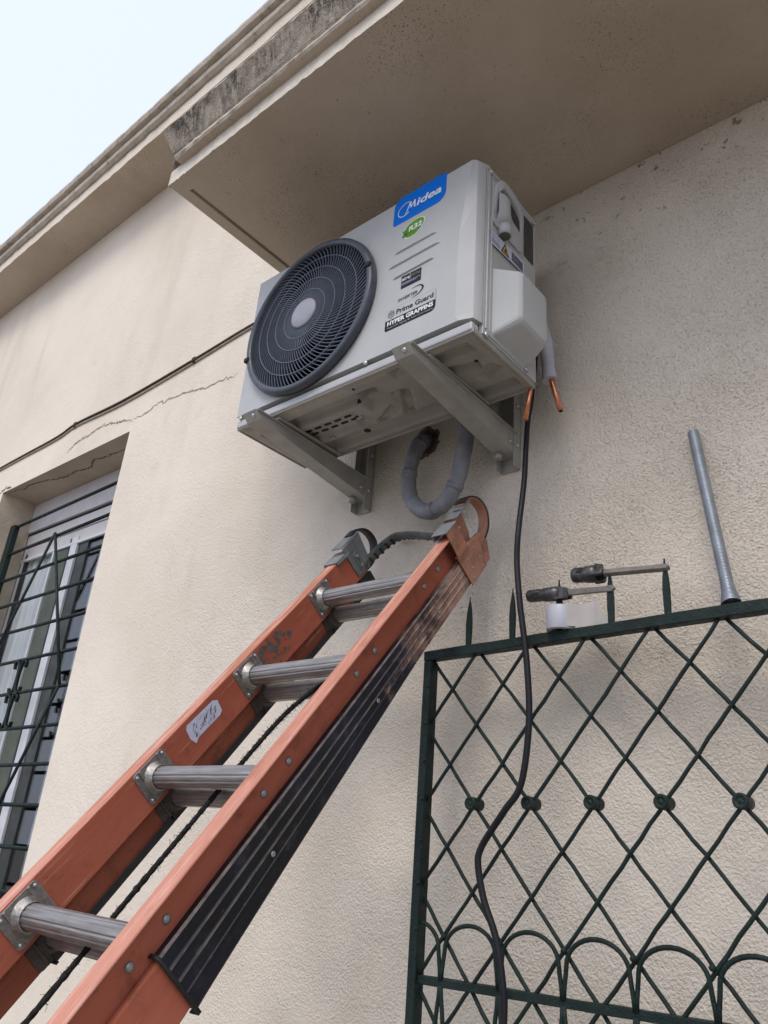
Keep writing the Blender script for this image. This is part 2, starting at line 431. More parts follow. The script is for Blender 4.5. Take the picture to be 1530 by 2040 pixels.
house = thing('house', 'beige rendered house wall with eaves, a jutting canopy slab and one barred window', 'house', (0, .2, 0))
WX0, WX1, WZ0, WZ1, WD = -2.70, -1.42, .95, 3.315, .205          # window opening and depth of the reveal
b = MB()
xs = [-14, WX0, WX1, 7]; zs = [0, WZ0, WZ1, 5.35]
for i in range(3):
    for j in range(3):
        if i == 1 and j == 1: continue
        k = b.add([(xs[i],0,zs[j]),(xs[i+1],0,zs[j]),(xs[i+1],0,zs[j+1]),(xs[i],0,zs[j+1])]); b.face((k,k+1,k+2,k+3), 'stucco')
def q4(pts, m): k = b.add(pts); b.face((k,k+1,k+2,k+3), m)
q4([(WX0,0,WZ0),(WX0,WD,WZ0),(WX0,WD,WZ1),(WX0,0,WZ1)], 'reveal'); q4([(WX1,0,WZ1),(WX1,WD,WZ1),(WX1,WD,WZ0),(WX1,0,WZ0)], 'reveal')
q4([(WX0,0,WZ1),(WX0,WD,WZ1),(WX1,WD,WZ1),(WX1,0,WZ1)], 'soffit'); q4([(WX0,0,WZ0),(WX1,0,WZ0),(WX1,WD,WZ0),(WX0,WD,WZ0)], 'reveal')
q4([(-14,0,5.35),(7,0,5.35),(7,4,5.35),(-14,4,5.35)], 'stucco'); q4([(-14,0,0),(-14,4,0),(-14,4,5.35),(-14,0,5.35)], 'stucco'); q4([(7,0,0),(7,4,0),(7,4,5.35),(7,0,5.35)], 'stucco')
q4([(-14,4,0),(7,4,0),(7,4,5.35),(-14,4,5.35)], 'stucco')
part('wall', b, house, norm=False)

def run_profile(mb, prof, x0, x1, mats, step=.04, jit=.0015, endslant=None, seed=1):
    """profile (y, z) swept along x with small plaster irregularity"""
    rn = random.Random(seed); n = max(2, int((x1-x0)/step)); rings = []
    for i in range(n+1):
        x = x0 + (x1-x0)*i/n; pts = []
        for (y, z) in prof:
            xx = x + (endslant(y, z) if endslant and i == 0 else 0)
            pts.append((xx, y + rn.gauss(0, jit), z + rn.gauss(0, jit)))
        rings.append(mb.add(pts))
    L = len(prof)
    for i in range(n):
        for j in range(L-1): mb.face((rings[i]+j, rings[i+1]+j, rings[i+1]+j+1, rings[i]+j+1), mats[j])
    mb.face([rings[0]+j for j in range(L)], mats[-1]); mb.face([rings[-1]+j for j in range(L)][::-1], mats[-1])

eave = MB()
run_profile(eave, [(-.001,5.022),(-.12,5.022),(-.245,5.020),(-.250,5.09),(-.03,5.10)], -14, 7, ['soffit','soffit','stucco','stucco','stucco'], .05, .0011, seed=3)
eo = part('eave', eave, house)
md = MB()
run_profile(md, [(-.03,5.094),(-.262,5.092),(-.277,5.105),(-.282,5.125),(-.277,5.142),(-.262,5.146),(-.03,5.147)], -14, 7, ['mould']*7, .05, .0007, seed=5)
part('moulding', md, eo)
md = MB()
run_profile(md, [(-.03,5.1485),(-.27,5.1485),(-.300,5.156),(-.308,5.178),(-.304,5.206),(-.29,5.214),(-.03,5.30)], -14, 7, ['mould']*7, .05, .0010, seed=6)
part('moulding', md, eo)

# canopy slab over the unit
CZ, CY, CX = 3.390, -.735, -.112
cp = MB(); rn = random.Random(11)
gx0, gx1, gy0 = -.074, -.060, -.685                                # drip groove near the left edge
ys = [0, -.10, -.2, -.3, -.4, -.5, -.6, gy0, CY]
def cq(pts, m='soffit'): k = cp.add(pts); cp.face((k,k+1,k+2,k+3), m)
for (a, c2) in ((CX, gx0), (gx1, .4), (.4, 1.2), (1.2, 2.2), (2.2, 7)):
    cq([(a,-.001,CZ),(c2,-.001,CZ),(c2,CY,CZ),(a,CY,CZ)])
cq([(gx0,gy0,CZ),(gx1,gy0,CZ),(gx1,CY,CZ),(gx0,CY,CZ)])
cq([(gx0,-.001,CZ+.012),(gx1,-.001,CZ+.012),(gx1,gy0,CZ+.012),(gx0,gy0,CZ+.012)])
for xx in (gx0, gx1): cq([(xx,-.001,CZ),(xx,gy0,CZ),(xx,gy0,CZ+.012),(xx,-.001,CZ+.012)])
cq([(gx0,gy0,CZ),(gx1,gy0,CZ),(gx1,gy0,CZ+.012),(gx0,gy0,CZ+.012)])
cq([(CX,-.001,CZ),(CX,CY,CZ),(CX,CY,3.56),(CX,-.001,3.62)], 'stucco'); cq([(CX,CY+.01,3.56),(7,CY+.01,3.56),(7,-.001,3.62),(CX,-.001,3.62)], 'mould')
cano = part('canopy', cp, house, norm=False)
st = MB()                                                           # pale front edge strip, slightly ragged along the arris
n = 260
lo = []; hi = []
for i in range(n+1):
    x = CX + (7-CX)*(i/n)**1.6
    lo.append((x, CY - .001 + rn.gauss(0,.0006), CZ - .001 + rn.gauss(0,.0009))); hi.append((x, CY - .002 + rn.gauss(0,.0004), 3.444))
k0 = st.add(lo); k1 = st.add(hi); k2 = st.add([(p[0], CY+.02, p[2]+.002) for p in lo])
for i in range(n): st.face((k0+i,k0+i+1,k1+i+1,k1+i), 'pale'); st.face((k0+i,k0+i+1,k2+i+1,k2+i), 'soffit')
part('edge_strip', st, cano, norm=False)
bd = MB()
run_profile(bd, [(-.70,3.441),(-.7600,3.439),(-.7655,3.446),(-.7640,3.457),(-.768,3.466),(-.779,3.52),(-.792,3.566),(-.789,3.576),(-.70,3.58)], -.06, 7, ['soffit','mould','mould','stain','stain','stain','mould','mould','stain'], .02, .0007,
            endslant=lambda y, z: -.062*max(0, (z-3.45))/.12, seed=8)
part('moulding', bd, cano)

# cracks: thin ragged lines of opened plaster, a hair proud of the coat
def crack(pts, fn, m, w0=.0022, parent=house, seed=2):
    rn = random.Random(seed); P = smoothpath([(p[0], p[1], 0) for p in pts], 9); mb = MB(); L = len(P); k = []
    for i, p in enumerate(P):
        ww = w0 * (.45 + rn.random()) * (0.25 + min(1, 6*min(i, L-1-i)/L)); dx, dz = rn.gauss(0,.0035), rn.gauss(0,.0045)
        tg = (P[min(L-1,i+1)] - P[max(0,i-1)]).normalized(); nn = Vector((-tg.y, tg.x, 0))
        k.append(mb.add([fn(p.x+dx+nn.x*ww, p.y+dz+nn.y*ww), fn(p.x+dx-nn.x*ww, p.y+dz-nn.y*ww)]))
    for a, c2 in zip(k, k[1:]): mb.face((a, a+1, c2+1, c2), m)
    return part('crack', mb, parent, norm=False)
onwall = lambda x, z: (x, -.0012, z)
crack([(-2.024,3.373),(-1.96,3.405),(-1.88,3.418),(-1.827,3.419),(-1.705,3.431),(-1.575,3.411),(-1.50,3.40),(-1.429,3.373)], onwall, 'crack', .004, seed=4)
crack([(-1.43,3.378),(-1.318,3.376),(-1.22,3.40),(-1.161,3.387),(-1.0,3.378),(-.898,3.358),(-.76,3.352),(-.646,3.338)], onwall, 'crack', .003, seed=5)
crack([(-2.716,.001),(-2.556,.032),(-2.33,.045),(-2.186,.086),(-2.076,.084),(-1.938,.101),(-1.85,.069),(-1.76,.082),(-1.602,.088),(-1.43,.10)], lambda x, y: (x, max(.002, y), WZ1-.0012), 'crackdark', .003, seed=6)
crack([(-2.80,3.30),(-2.72,3.325),(-2.66,3.335),(-2.60,3.322)], onwall, 'crackdark', .004, seed=7)

# ------------------------------------------------------------------ window in the reveal
wf = MB(); YW = .20
wf.box((WX0,YW-.004,3.135),(WX1,.30,WZ1-.001), 'shutter')          # lintel box face
win = part('window', wf, house, bevel=.003)
fr = MB()
for lo, hi in (((WX0,YW+.008,WZ0),(WX0+.036,.30,3.098)), ((WX1-.030,YW+.03,WZ0),(WX1,.30,3.098)), ((WX0+.045,YW+.03,WZ0),(WX1-.045,.30,WZ0+.05)), ((WX0+.045,YW+.045,3.065),(WX1-.045,.30,3.098))): fr.box(lo, hi, 'pvc')
part('window_frame', fr, win, bevel=.003)
for z0, z1, y in ((3.044, 3.118, YW+.006), (2.972, 3.040, YW+.010)):
    sl = MB(); sl.box((WX0+.004, y, z0), (WX1-.004, y+.012, z1), 'shutter'); part('shutter_slat', sl, win, bevel=.004)
sl = MB(); sl.box((WX0+.004, YW+.002, 2.955), (WX1-.004, YW+.016, 2.972), 'pvc'); part('shutter_slat', sl, win, bevel=.003)
gp = MB(); gp.box((WX0+.003, YW+.012, 3.100), (WX1-.003, YW+.020, 3.1345), 'dark'); part('shutter_gap_shade', gp, win)  # dark strip added to paint the shade between lintel box and slats
for x0, x1, y0, y1, m in ((-2.662,-2.646,.206,.226,'rubber'), (-2.338,-2.322,.204,.226,'pvc'), (-2.320,-2.178,.212,.232,'sashgreen'), (-2.176,-2.150,.208,.230,'rubber'), (-2.148,-2.082,.203,.226,'pvc'), (-2.080,-1.985,.214,.236,'sashdark')):
    s_ = MB(); s_.box((x0,y0,WZ0+.05),(x1,y1,3.0), m); part('sash', s_, win, bevel=.002)
for x0, x1, y in ((-2.645,-2.339,.214), (-1.984,-1.45,.222)):
    p_ = MB(); p_.box((x0,y,WZ0+.05),(x1,y+.004,3.08), 'glass'); part('pane', p_, win)
def curtain(x0, x1, y, m, amp, wl, seed):
    rn = random.Random(seed); mb = MB(); n = int((x1-x0)/.006); a = []; c2 = []
    ph = rn.random()*6
    for i in range(n+1):
        x = x0 + (x1-x0)*i/n; yy = y + amp*math.sin(2*math.pi*x/wl + ph) + .5*amp*math.sin(2*math.pi*x/(wl*.43) + 2*ph)
        a.append((x, yy*1.0, WZ0+.06)); c2.append((x + .004*math.sin(x*90), yy, 3.07))
    k = mb.add(a); k2 = mb.add(c2)
    for i in range(n): mb.face((k+i,k+i+1,k2+i+1,k2+i), m, True)
    part('curtain', mb, win, norm=False)
curtain(-2.65, -2.335, .234, 'curtain', .005, .085, 1); curtain(-1.93, -1.43, .262, 'lace', .010, .06, 2)
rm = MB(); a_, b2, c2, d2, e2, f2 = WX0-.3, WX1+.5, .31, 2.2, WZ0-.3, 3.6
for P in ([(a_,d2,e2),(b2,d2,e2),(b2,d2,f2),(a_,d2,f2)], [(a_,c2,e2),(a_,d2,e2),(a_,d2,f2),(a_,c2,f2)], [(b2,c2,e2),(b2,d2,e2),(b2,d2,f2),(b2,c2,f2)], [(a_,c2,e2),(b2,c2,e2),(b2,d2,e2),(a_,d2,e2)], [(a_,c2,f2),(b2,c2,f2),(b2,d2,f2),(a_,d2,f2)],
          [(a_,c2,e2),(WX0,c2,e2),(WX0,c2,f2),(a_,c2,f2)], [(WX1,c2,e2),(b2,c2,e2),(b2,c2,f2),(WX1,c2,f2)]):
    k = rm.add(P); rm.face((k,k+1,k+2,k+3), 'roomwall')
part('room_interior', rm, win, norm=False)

# ------------------------------------------------------------------ window grille
GY = .10
gr = thing('window_grille', 'dark green iron bars set inside the window reveal', 'window grille', (-2.06, GY, WZ0))
pm = MB(); pm.box((WX0+.004+.02,GY-.016,WZ0+.02),(WX0+.058+.02,GY+.016,3.135), 'green'); part('post', pm, gr, bevel=.004)
gz = [3.125, 2.958, 2.798, 2.640, 2.480, 2.318, 2.160, 1.996, 1.837, 1.676, 1.516, 1.357, 1.20, 1.05]
for i, z in enumerate(gz):
    r_ = MB(); r_.tube([(WX0+.05,GY,z-.002),(WX1+.004,GY,z+.020-.0015*i)], .0085, 'green', 8); part('bar', r_, gr)
def gz_at(x, z): return z + (x+2.70)/1.28*.015
for P in ([(-2.108,2.976),(-2.403,2.416),(-2.66,1.93)], [(-2.108,2.976),(-1.675,2.173)], [(-1.675,2.173),(-1.95,1.67),(-2.26,1.10)]):
    r_ = MB(); r_.tube([(x,GY-.010,z) for x, z in P], .0075, 'green', 8); part('brace', r_, gr)
def scroll(cx, cz, flip, s=1.0):
    pts = []
    for i in range(9):
        a = math.radians(200 - i*26); pts.append((cx + flip*(.030*s*math.cos(a) - .038*s), GY-.004, cz + .075*s + .028*s*math.sin(a)))
    P = [(cx - flip*.005, GY-.004, cz), ]
    up = smoothpath([(cx+flip*.052*s,GY-.004,cz+.045*s),(cx+flip*.055*s,GY-.004,cz+.072*s),(cx+flip*.030*s,GY-.004,cz+.082*s),(cx+flip*.010*s,GY-.004,cz+.055*s),(cx+flip*.004*s,GY-.004,cz),(cx+flip*.012*s,GY-.004,cz-.06*s),(cx+flip*.045*s,GY-.004,cz-.072*s),(cx+flip*.058*s,GY-.004,cz-.045*s)], 6)
    mb = MB(); mb.band(up, (0,1,0), .016, .005, 'green'); part('scroll', mb, gr)
for cz in (2.235, 2.075): scroll(-2.105, cz, 1); scroll(-2.105, cz, -1)

# ------------------------------------------------------------------ cable along the wall
wc = thing('wall_cable', 'thin dark old cable pinned across the wall above the window', 'cable', (-1.5, -.01, 3.52))
rn = random.Random(5)
base = [(-4.6,3.46),(-2.85,3.502),(-2.2,3.509),(-1.98,3.533),(-1.534,3.519),(-.99,3.537),(-.626,3.557),(-.2,3.565),(.3,3.575)]
cb = MB(); cb.tube(smoothpath([(x,-.008,z+.002) for x, z in base], 8), .0062, 'oldcable', 8); part('sheath', cb, wc)
cb = MB(); cb.tube(smoothpath([(x,-.005,z-.011-.004*math.sin(3*x)) for x, z in base], 8), .0045, 'beigeline', 8); part('sheath', cb, wc)  # second, thinner beige tube just below the dark one
for x, z in ((-.985,3.538), (-1.995,3.532)):
    cb = MB(); cb.lathe([(.004,0),(.016,.002),(.017,.010),(.009,.016),(.002,.018)], (x,-.0005,z), (0,-1,0), 'oldcable', 10); part('clip', cb, wc)

# ================================================================== air conditioner
AZ, AH, AW, AF, AB = 2.662, .527, .80, -.424, -.148               # bottom, height, width, front y, back y
TOP = AZ + AH
ac = thing('air_conditioner', 'white outdoor air conditioner unit with round black fan grille, mounted under the canopy', 'air conditioner', (.40, -.286, AZ))
FCX, FCZ, FR = .258, 2.932, .236
# front panel: sheet with a round fan opening, a facet along the right edge
fp = MB()
PB = 2.700; xL, xR = 0.0, .53
n = 96; c_in = []; c_out = []
for j in range(n):
    a = 2*math.pi*j/n; ca, sa = math.cos(a), math.sin(a)
    c_in.append((FCX + (FR-.012)*ca, AF, FCZ + (FR-.012)*sa))
    tt = min(((xR-FCX)/ca if ca > 0 else (xL-FCX)/ca) if abs(ca) > 1e-6 else 9, ((TOP-.008-FCZ)/sa if sa > 0 else (PB-FCZ)/sa) if abs(sa) > 1e-6 else 9)
    c_out.append((FCX + tt*ca, AF, FCZ + tt*sa))
ki = fp.add(c_in); ko = fp.add(c_out); kb = fp.add([(p[0], AF+.03, p[2]) for p in c_in])
for j in range(n):
    j2 = (j+1) % n; fp.face((ki+j, ki+j2, ko+j2, ko+j), 'white'); fp.face((ki+j, ki+j2, kb+j2, kb+j), 'grille')
for cx, cz in ((xL, PB), (xR, PB), (xR, TOP-.008), (xL, TOP-.008)):                     # corners between the fan of quads
    js = sorted(range(n), key=lambda j: (c_out[j][0]-cx)**2 + (c_out[j][2]-cz)**2)[:2]
    kk = fp.add([(cx, AF, cz)]); fp.face((kk, ko+js[0], ko+js[1]), 'white')
zr = [PB, 2.715, 2.895, 2.96, 3.05, 3.12, TOP-.008]
xb = [.762, .752, .7505, .7535, .764, .775, .784]
kl = fp.add([(xR, AF, z) for z in zr]); kr = fp.add([(x, AF, z) for x, z in zip(xb, zr)])
km = fp.add([(.7935, AF+.010, z) for z in zr]); ks = fp.add([(.800, AF+.0375, z) for z in zr])
for i in range(len(zr)-1):
    fp.face((kl+i, kr+i, kr+i+1, kl+i+1), 'white'); fp.face((kr+i, km+i, km+i+1, kr+i+1), 'white'); fp.face((km+i, ks+i, ks+i+1, km+i+1), 'white', True)
# rolled top and left edges
for P, Q in ((((0,AF,TOP-.008),(.784,AF,TOP-.008)), ((0,AF+.008,TOP),(.786,AF+.010,TOP))), (((0,AF+.008,TOP),(.786,AF+.010,TOP)), ((0,AF+.04,TOP),(.80,AF+.0375,TOP)))):
    k = fp.add([P[0], P[1], Q[1], Q[0]]); fp.face((k,k+1,k+2,k+3), 'white', True)
k = fp.add([(.784,AF,TOP-.008),(.7935,AF+.010,TOP-.008),(.786,AF+.010,TOP)]); fp.face((k,k+1,k+2), 'white')
k = fp.add([(.7935,AF+.010,TOP-.008),(.800,AF+.0375,TOP-.008),(.80,AF+.0375,TOP),(.786,AF+.010,TOP)]); fp.face((k,k+1,k+2,k+3), 'white')
k = fp.add([(0,AF,PB),(0,AF,TOP-.008),(0,AF+.008,TOP),(0,AF+.04,TOP),(0,AF+.04,PB)]); fp.face((k,k+1,k+2,k+3,k+4), 'white')
k = fp.add([(0,AF,PB),(.762,AF,PB),(.7935,AF+.010,PB),(.80,AF+.0375,PB),(.80,AF+.05,PB),(0,AF+.05,PB)]); fp.face((k,k+1,k+2,k+3,k+4,k+5), 'white')
fpo = part('front_panel', fp, ac, norm=False)
# lip of the base under the front panel
lp = MB(); lp.box((.002, AF+.002, AZ+.001), (.797, AF+.03, AZ+.024), 'white'); part('base_lip', lp, ac, bevel=.004)
# sides, top, back
sp = MB()
sp.box((.788, AF+.041, AZ+.012), (.800, AB, TOP-.004), 'white')
for y, w_ in ((AF+.048, .006), (AF+.062, .005)): sp.box((.799, y, AZ+.03), (.8035, y+w_, TOP-.01), 'white')
spo = part('side_panel', sp, ac, bevel=.0015, label='right side panel with molded grip and stickers')
lp = MB(); lp.box((0.001, AF+.041, AZ+.012), (.010, AB, TOP-.004), 'white'); part('side_panel', lp, ac, bevel=.0015)
tp = MB(); tp.box((-.003, AF+.0385, TOP-.012), (.8035, AB-.003, TOP+.001), 'white'); part('top_panel', tp, ac, bevel=.003)
bk = MB(); bk.box((.012, AB-.008, AZ+.02), (.787, AB, TOP-.013), 'pan'); part('back_panel', bk, ac)
# pressed base pan
def pan_h(x, y):
    def rr(cx, cy, hx, hy, d, e=.012, ang=0):
        ca, sa = math.cos(ang), math.sin(ang); u = (x-cx)*ca + (y-cy)*sa; v = -(x-cx)*sa + (y-cy)*ca
        q = max(abs(u)-hx, abs(v)-hy); return d*max(0, min(1, .5 - q/e))
    h = 0
    h += rr(.40,-.286,.385,.122,-.004,.02)                         # field set in from the rim
    h += rr(.30,-.352,.15,.017,.012); h += rr(.36,-.205,.20,.020,.012)
    h += rr(.235,-.28,.11,.028,.007,.01); h += rr(.44,-.33,.035,.035,.012,.02); h += rr(.50,-.27,.012,.06,.010,.012,.5)
    h += rr(.42,-.25,.05,.012,.009,.012,-.5); h += rr(.62,-.36,.0,.0,0)
    h += rr(.705,-.375,.055,.014,.010); h += rr(.69,-.315,.05,.015,.010,.012,.25); h += rr(.745,-.27,.03,.012,.008,.012,-.5); h += rr(.715,-.20,.06,.016,.012)
    h += rr(.07,-.30,.02,.06,.009); h += rr(.58,-.20,.02,.02,.009,.015); h += rr(.56,-.385,.014,.012,.007,.012)
    for bx, by in ((.50,-.30),(.345,-.255),(.60,-.24)):
        d = math.hypot(x-bx, y-by); h += .009*max(0, min(1, (.032-d)/.014))
    return h*1.5
bp = MB(); nx, ny = 220, 80; xs = [.004+.79*i/nx for i in range(nx+1)]; ys = [AF+.012+(AB-.002-AF-.012)*j/ny for j in range(ny+1)]
k = bp.add([(x, y, AZ + pan_h(x, y)) for y in ys for x in xs])
for j in range(ny):
    for i in range(nx): a = k+j*(nx+1)+i; bp.face((a, a+nx+1, a+nx+2, a+1), 'pan', True)
pan = part('base_pan', bp, ac, norm=False)
rimb = MB()
for lo, hi in (((0.0015,AF+.006,AZ-.004),(.7985,AF+.014,AZ+.012)),((0.0015,AB-.008,AZ-.004),(.7985,AB+.001,AZ+.012)),((0.0015,AF+.014,AZ-.004),(.008,AB-.008,AZ+.012)),((.790,AF+.014,AZ-.004),(.7985,AB-.008,AZ+.012))): rimb.box(lo, hi, 'pan')
part('rim', rimb, pan, bevel=.003)
def pan_slot(cx, cy, lx, ly, name):
    s_ = MB(); z = AZ + pan_h(cx, cy) - .0012; P = rrect(cx-lx, cy-ly, cx+lx, cy+ly, min(lx, ly)*.98, 4)
    s_.prism(P, lambda a, b_, h: (a, b_, h), z, z+.010, 'dark'); part(name, s_, pan)
for i in range(5):
    for j in range(2): pan_slot(.165 + i*.037 + j*.008, -.295 + j*.019, .0125, .0042, 'drain_slot')
for x, y, r in ((.30,-.20,.010),(.39,-.333,.006),(.665,-.335,.005),(.745,-.325,.005),(.425,-.395,.004),(.62,-.20,.004)): pan_slot(x, y, r, r, 'drain_hole')
for x, y in ((.095,-.26),(.32,-.262),(.75,-.392),(.352,-.285),(.21,-.245)):
    s_ = MB(); z = AZ + pan_h(x, y); s_.prism([(x-.012,y-.003),(x+.008,y-.007),(x+.013,y+.003),(x,y+.001),(x-.008,y+.006)], lambda a, b_, h: (a, b_, h), z-.0035, z, 'pan'); part('pressed_tab', s_, pan)

# fan guard
gd = MB(); GYF = AF - .024
gd.lathe([(FR-.012,.0),(FR+.004,0.001),(FR+.006,.010),(FR+.003,.021),(FR-.004,.025),(FR-.012,.024),(FR-.016,.018),(FR-.016,-.02)], (FCX,AF,FCZ), (0,-1,0), 'grille', 96, False, False)
guard = part('fan_grille', gd, ac, norm=False)
def dome(r): return GYF + .012*(r/FR)**3 - .003                     # slightly domed guard
def ring(r, wd):
    mb = MB(); nn = 80; y = dome(r); P = [(r-wd, y), (r+wd, y), (r+wd, y+.010), (r-wd, y+.010)]
    ks_ = []
    for (rr_, yy) in P: ks_.append(mb.add([(FCX+rr_*math.cos(2*math.pi*j/nn), yy, FCZ+rr_*math.sin(2*math.pi*j/nn)) for j in range(nn)]))
    for a in range(4):
        b_ = (a+1) % 4
        for j in range(nn): j2 = (j+1) % nn; mb.face((ks_[a]+j, ks_[a]+j2, ks_[b_]+j2, ks_[b_]+j), 'vane', False)
    return mb
for r in (.0775, .113, .1495, .186): part('ring', ring(r, .0010), guard)
vb = MB(); NV = 92                                                  # swirling vanes, far too fine to pick apart
for i in range(NV):
    a0 = 2*math.pi*i/NV; K = []
    for s_ in range(13):
        r = .040 + (FR-.014-.040)*s_/12; a = a0 + .62*((r-.04)/.18)**1.15
        tg = a + math.pi/2; wv = .0007 + .0004*(r/FR); y = dome(r) + .0006
        ca, sa = math.cos(a), math.sin(a); px_, pz_ = FCX + r*ca, FCZ + r*sa; ux, uz = -sa*wv, ca*wv
        K.append(vb.add([(px_-ux, y, pz_-uz), (px_+ux, y, pz_+uz), (px_+ux*.8, y+.0045, pz_+uz*.8), (px_-ux*.8, y+.0045, pz_-uz*.8)]))
    for p_, q_ in zip(K, K[1:]):
        for e in range(4): e2 = (e+1) % 4; vb.face((p_+e, p_+e2, q_+e2, q_+e), 'vane')
part('guard_vane', vb, guard, stuff=True, norm=True)
hb = MB(); hb.lathe([(.046,.0),(.046,.008),(.043,.0105),(.02,.0125),(.001,.013)], (FCX,dome(.04)+.006,FCZ), (0,-1,0), 'fanhub', 40, True, True); part('hub_cap', hb, guard)
for a in (14, 196):
    ar = math.radians(a); nb = MB(); nb.box((FCX+(FR-.004)*math.cos(ar)-.011, AF-.029, FCZ+(FR-.004)*math.sin(ar)-.007), (FCX+(FR-.004)*math.cos(ar)+.007, AF-.006, FCZ+(FR-.004)*math.sin(ar)+.007), 'dark'); part('clip', nb, guard, bevel=.002)
# fan behind the guard
fn_ = MB(); fn_.lathe([(.05,0),(.055,.03),(.05,.06)], (FCX,AF+.11,FCZ), (0,-1,0), 'blade', 32); fan = part('fan', fn_, ac)
for i in range(3):
    mb = MB(); K = []
    for s_ in range(9):
        r = .05 + .155*s_/8; a = math.radians(120*i + 20 + 14*s_/8); w_ = math.radians(38 + 22*s_/8); row = []
        for q_ in range(9):
            aa = a + w_*(q_/8 - .5)*1.3; row.append((FCX+r*math.cos(aa), AF+.085 - .045*(q_/8-.5), FCZ+r*math.sin(aa)))
        K.append(mb.add(row))
    for p_, q_ in zip(K, K[1:]):
        for e in range(8): mb.face((p_+e, p_+e+1, q_+e+1, q_+e), 'blade', True)
    part('blade', mb, fan, norm=False)
sh = MB(); sh.lathe([(FR-.013,-.002),(FR-.02,-.06),(FR-.02,-.20)], (FCX,AF,FCZ), (0,-1,0), 'dark', 48, False, True); part('fan_shroud', sh, ac, norm=False)

# pressed lines right of the fan
for x0, z0, x1, z1 in ((.552,3.001,.685,3.008),(.535,2.961,.698,2.971),(.5525,2.9195,.683,2.930)):
    mb = MB(); nn = 20; K = []
    for i in range(nn+1):
        t_ = i/nn; e = min(1, 14*min(t_, 1-t_)); x = x0+(x1-x0)*t_; z = z0+(z1-z0)*t_*.5; K.append(mb.add([(x, AF-.0002, z+.0042), (x, AF-.0028*e-.0002, z+.0020), (x, AF-.0040*e-.0002, z-.0010), (x, AF-.0002, z-.0032)]))
    for p_, q_ in zip(K, K[1:]):
        for e in range(3): mb.face((p_+e, p_+e+1, q_+e+1, q_+e), 'white', e < 2)
    part('pressed_line', mb, fpo, norm=False)

# stickers and printing on the front
def on_front(d): return lambda u, v, h=0: (u, AF - d - h, v)
def sticker(name, poly, m, d=.0004, parent=fpo):
    mb = MB(); k = mb.add([(x, AF-d, z) for x, z in poly]); mb.face(range(k, k+len(poly)), m)
    k2 = mb.add([(x, AF-.00005, z) for x, z in poly])
    for i in range(len(poly)): j = (i+1) % len(poly); mb.face((k+i, k+j, k2+j, k2+i), m)
    return mb
bl = sticker('brand_sticker', rrect(.536, 3.1005, .706, 3.1925, [.008,.028,.008,.028]), 'blue')
text_mesh(bl, 'idea', .034, lambda u, v: (.612+u, AF-.0008, 3.1335+v), 'print', .0009, .18, .080)
# the wordmark's looped capital
def stroke(mb, pts, w0, y, m):
    P = smoothpath([(p[0], p[1], 0) for p in pts], 8); K = []
    for i, p in enumerate(P):
        tg = (P[min(len(P)-1, i+1)] - P[max(0, i-1)]).normalized(); nn = Vector((-tg.y, tg.x, 0)); t_ = i/(len(P)-1)
        wv = (w0[0] + (w0[1]-w0[0])*t_)/2 if isinstance(w0, tuple) else w0/2
        K.append(mb.add([(p.x+nn.x*wv, y, p.y+nn.y*wv), (p.x-nn.x*wv, y, p.y-nn.y*wv)]))
    for p_, q_ in zip(K, K[1:]): mb.face((p_, p_+1, q_+1, q_), m)
stroke(bl, [(.594,3.158),(.580,3.163),(.563,3.158),(.5525,3.146),(.553,3.131),(.563,3.122),(.577,3.121),(.588,3.127)], (.0018,.0028), AF-.0008, 'print')
stroke(bl, [(.576,3.124),(.5835,3.137),(.590,3.1555),(.592,3.158)], (.0025,.0048), AF-.00085, 'print')
stroke(bl, [(.592,3.158),(.5925,3.146),(.594,3.138)], (.0045,.0045), AF-.0009, 'print')
stroke(bl, [(.594,3.138),(.600,3.148),(.6065,3.158)], (.0035,.0045), AF-.00095, 'print')
stroke(bl, [(.6065,3.158),(.606,3.146),(.6068,3.1335)], (.0045,.0052), AF-.001, 'print')
part('sticker', bl, fpo, label='blue maker sticker in the top right corner', norm=False)
def leaf(cx, cz, a, b_, rot, k=1.0):
    P = []
    for i in range(28):
        t_ = 2*math.pi*i/28; u = a*math.cos(t_)*k; v = b_*math.sin(t_)*k*(1 - .18*math.cos(t_)); P.append((cx+u*math.cos(rot)-v*math.sin(rot), cz+u*math.sin(rot)+v*math.cos(rot)))
    return P
lf = sticker('leaf', leaf(.6095, 3.0615, .0335, .0235, .42, 1.09), 'print', .0004)
k = lf.add([(x, AF-.0006, z) for x, z in leaf(.6095, 3.0615, .0335, .0235, .42)]); lf.face(range(k, k+28), 'leaf')
for P, m, d in (([(.572,3.066),(.584,3.0665),(.589,3.050),(.577,3.041),(.571,3.0475),(.5755,3.054)], 'leafdark', .0007),): k = lf.add([(x, AF-d, z) for x, z in P]); lf.face(range(k, k+len(P)), m)
stroke(lf, [(.580,3.052),(.600,3.050),(.625,3.058),(.641,3.074)], (.003,.001), AF-.0007, 'leafdark')
text_mesh(lf, 'R32', .0215, lambda u, v: (.5925+u, AF-.0009, 3.0555+v+.02*u), 'print', .0007, .1, .042)
part('sticker', lf, fpo, label='green leaf refrigerant sticker', norm=False)
ai = sticker('shop', [(.5815,2.8742),(.6438,2.8742),(.6438,2.9137),(.5815,2.9137)], 'navy')
text_mesh(ai, 'aire', .0155, lambda u, v: (.5840+u, AF-.0008, 2.898+v), 'print', .0002, 0, .0245)
stroke(ai, [(.6092,2.911),(.6105,2.905),(.6105,2.900),(.6092,2.8945)], .0008, AF-.0008, 'print')
text_mesh(ai, 'TOTAL', .0115, lambda u, v: (.6120+u, AF-.0008, 2.899+v), 'printgreen', 0, 0, .0295)
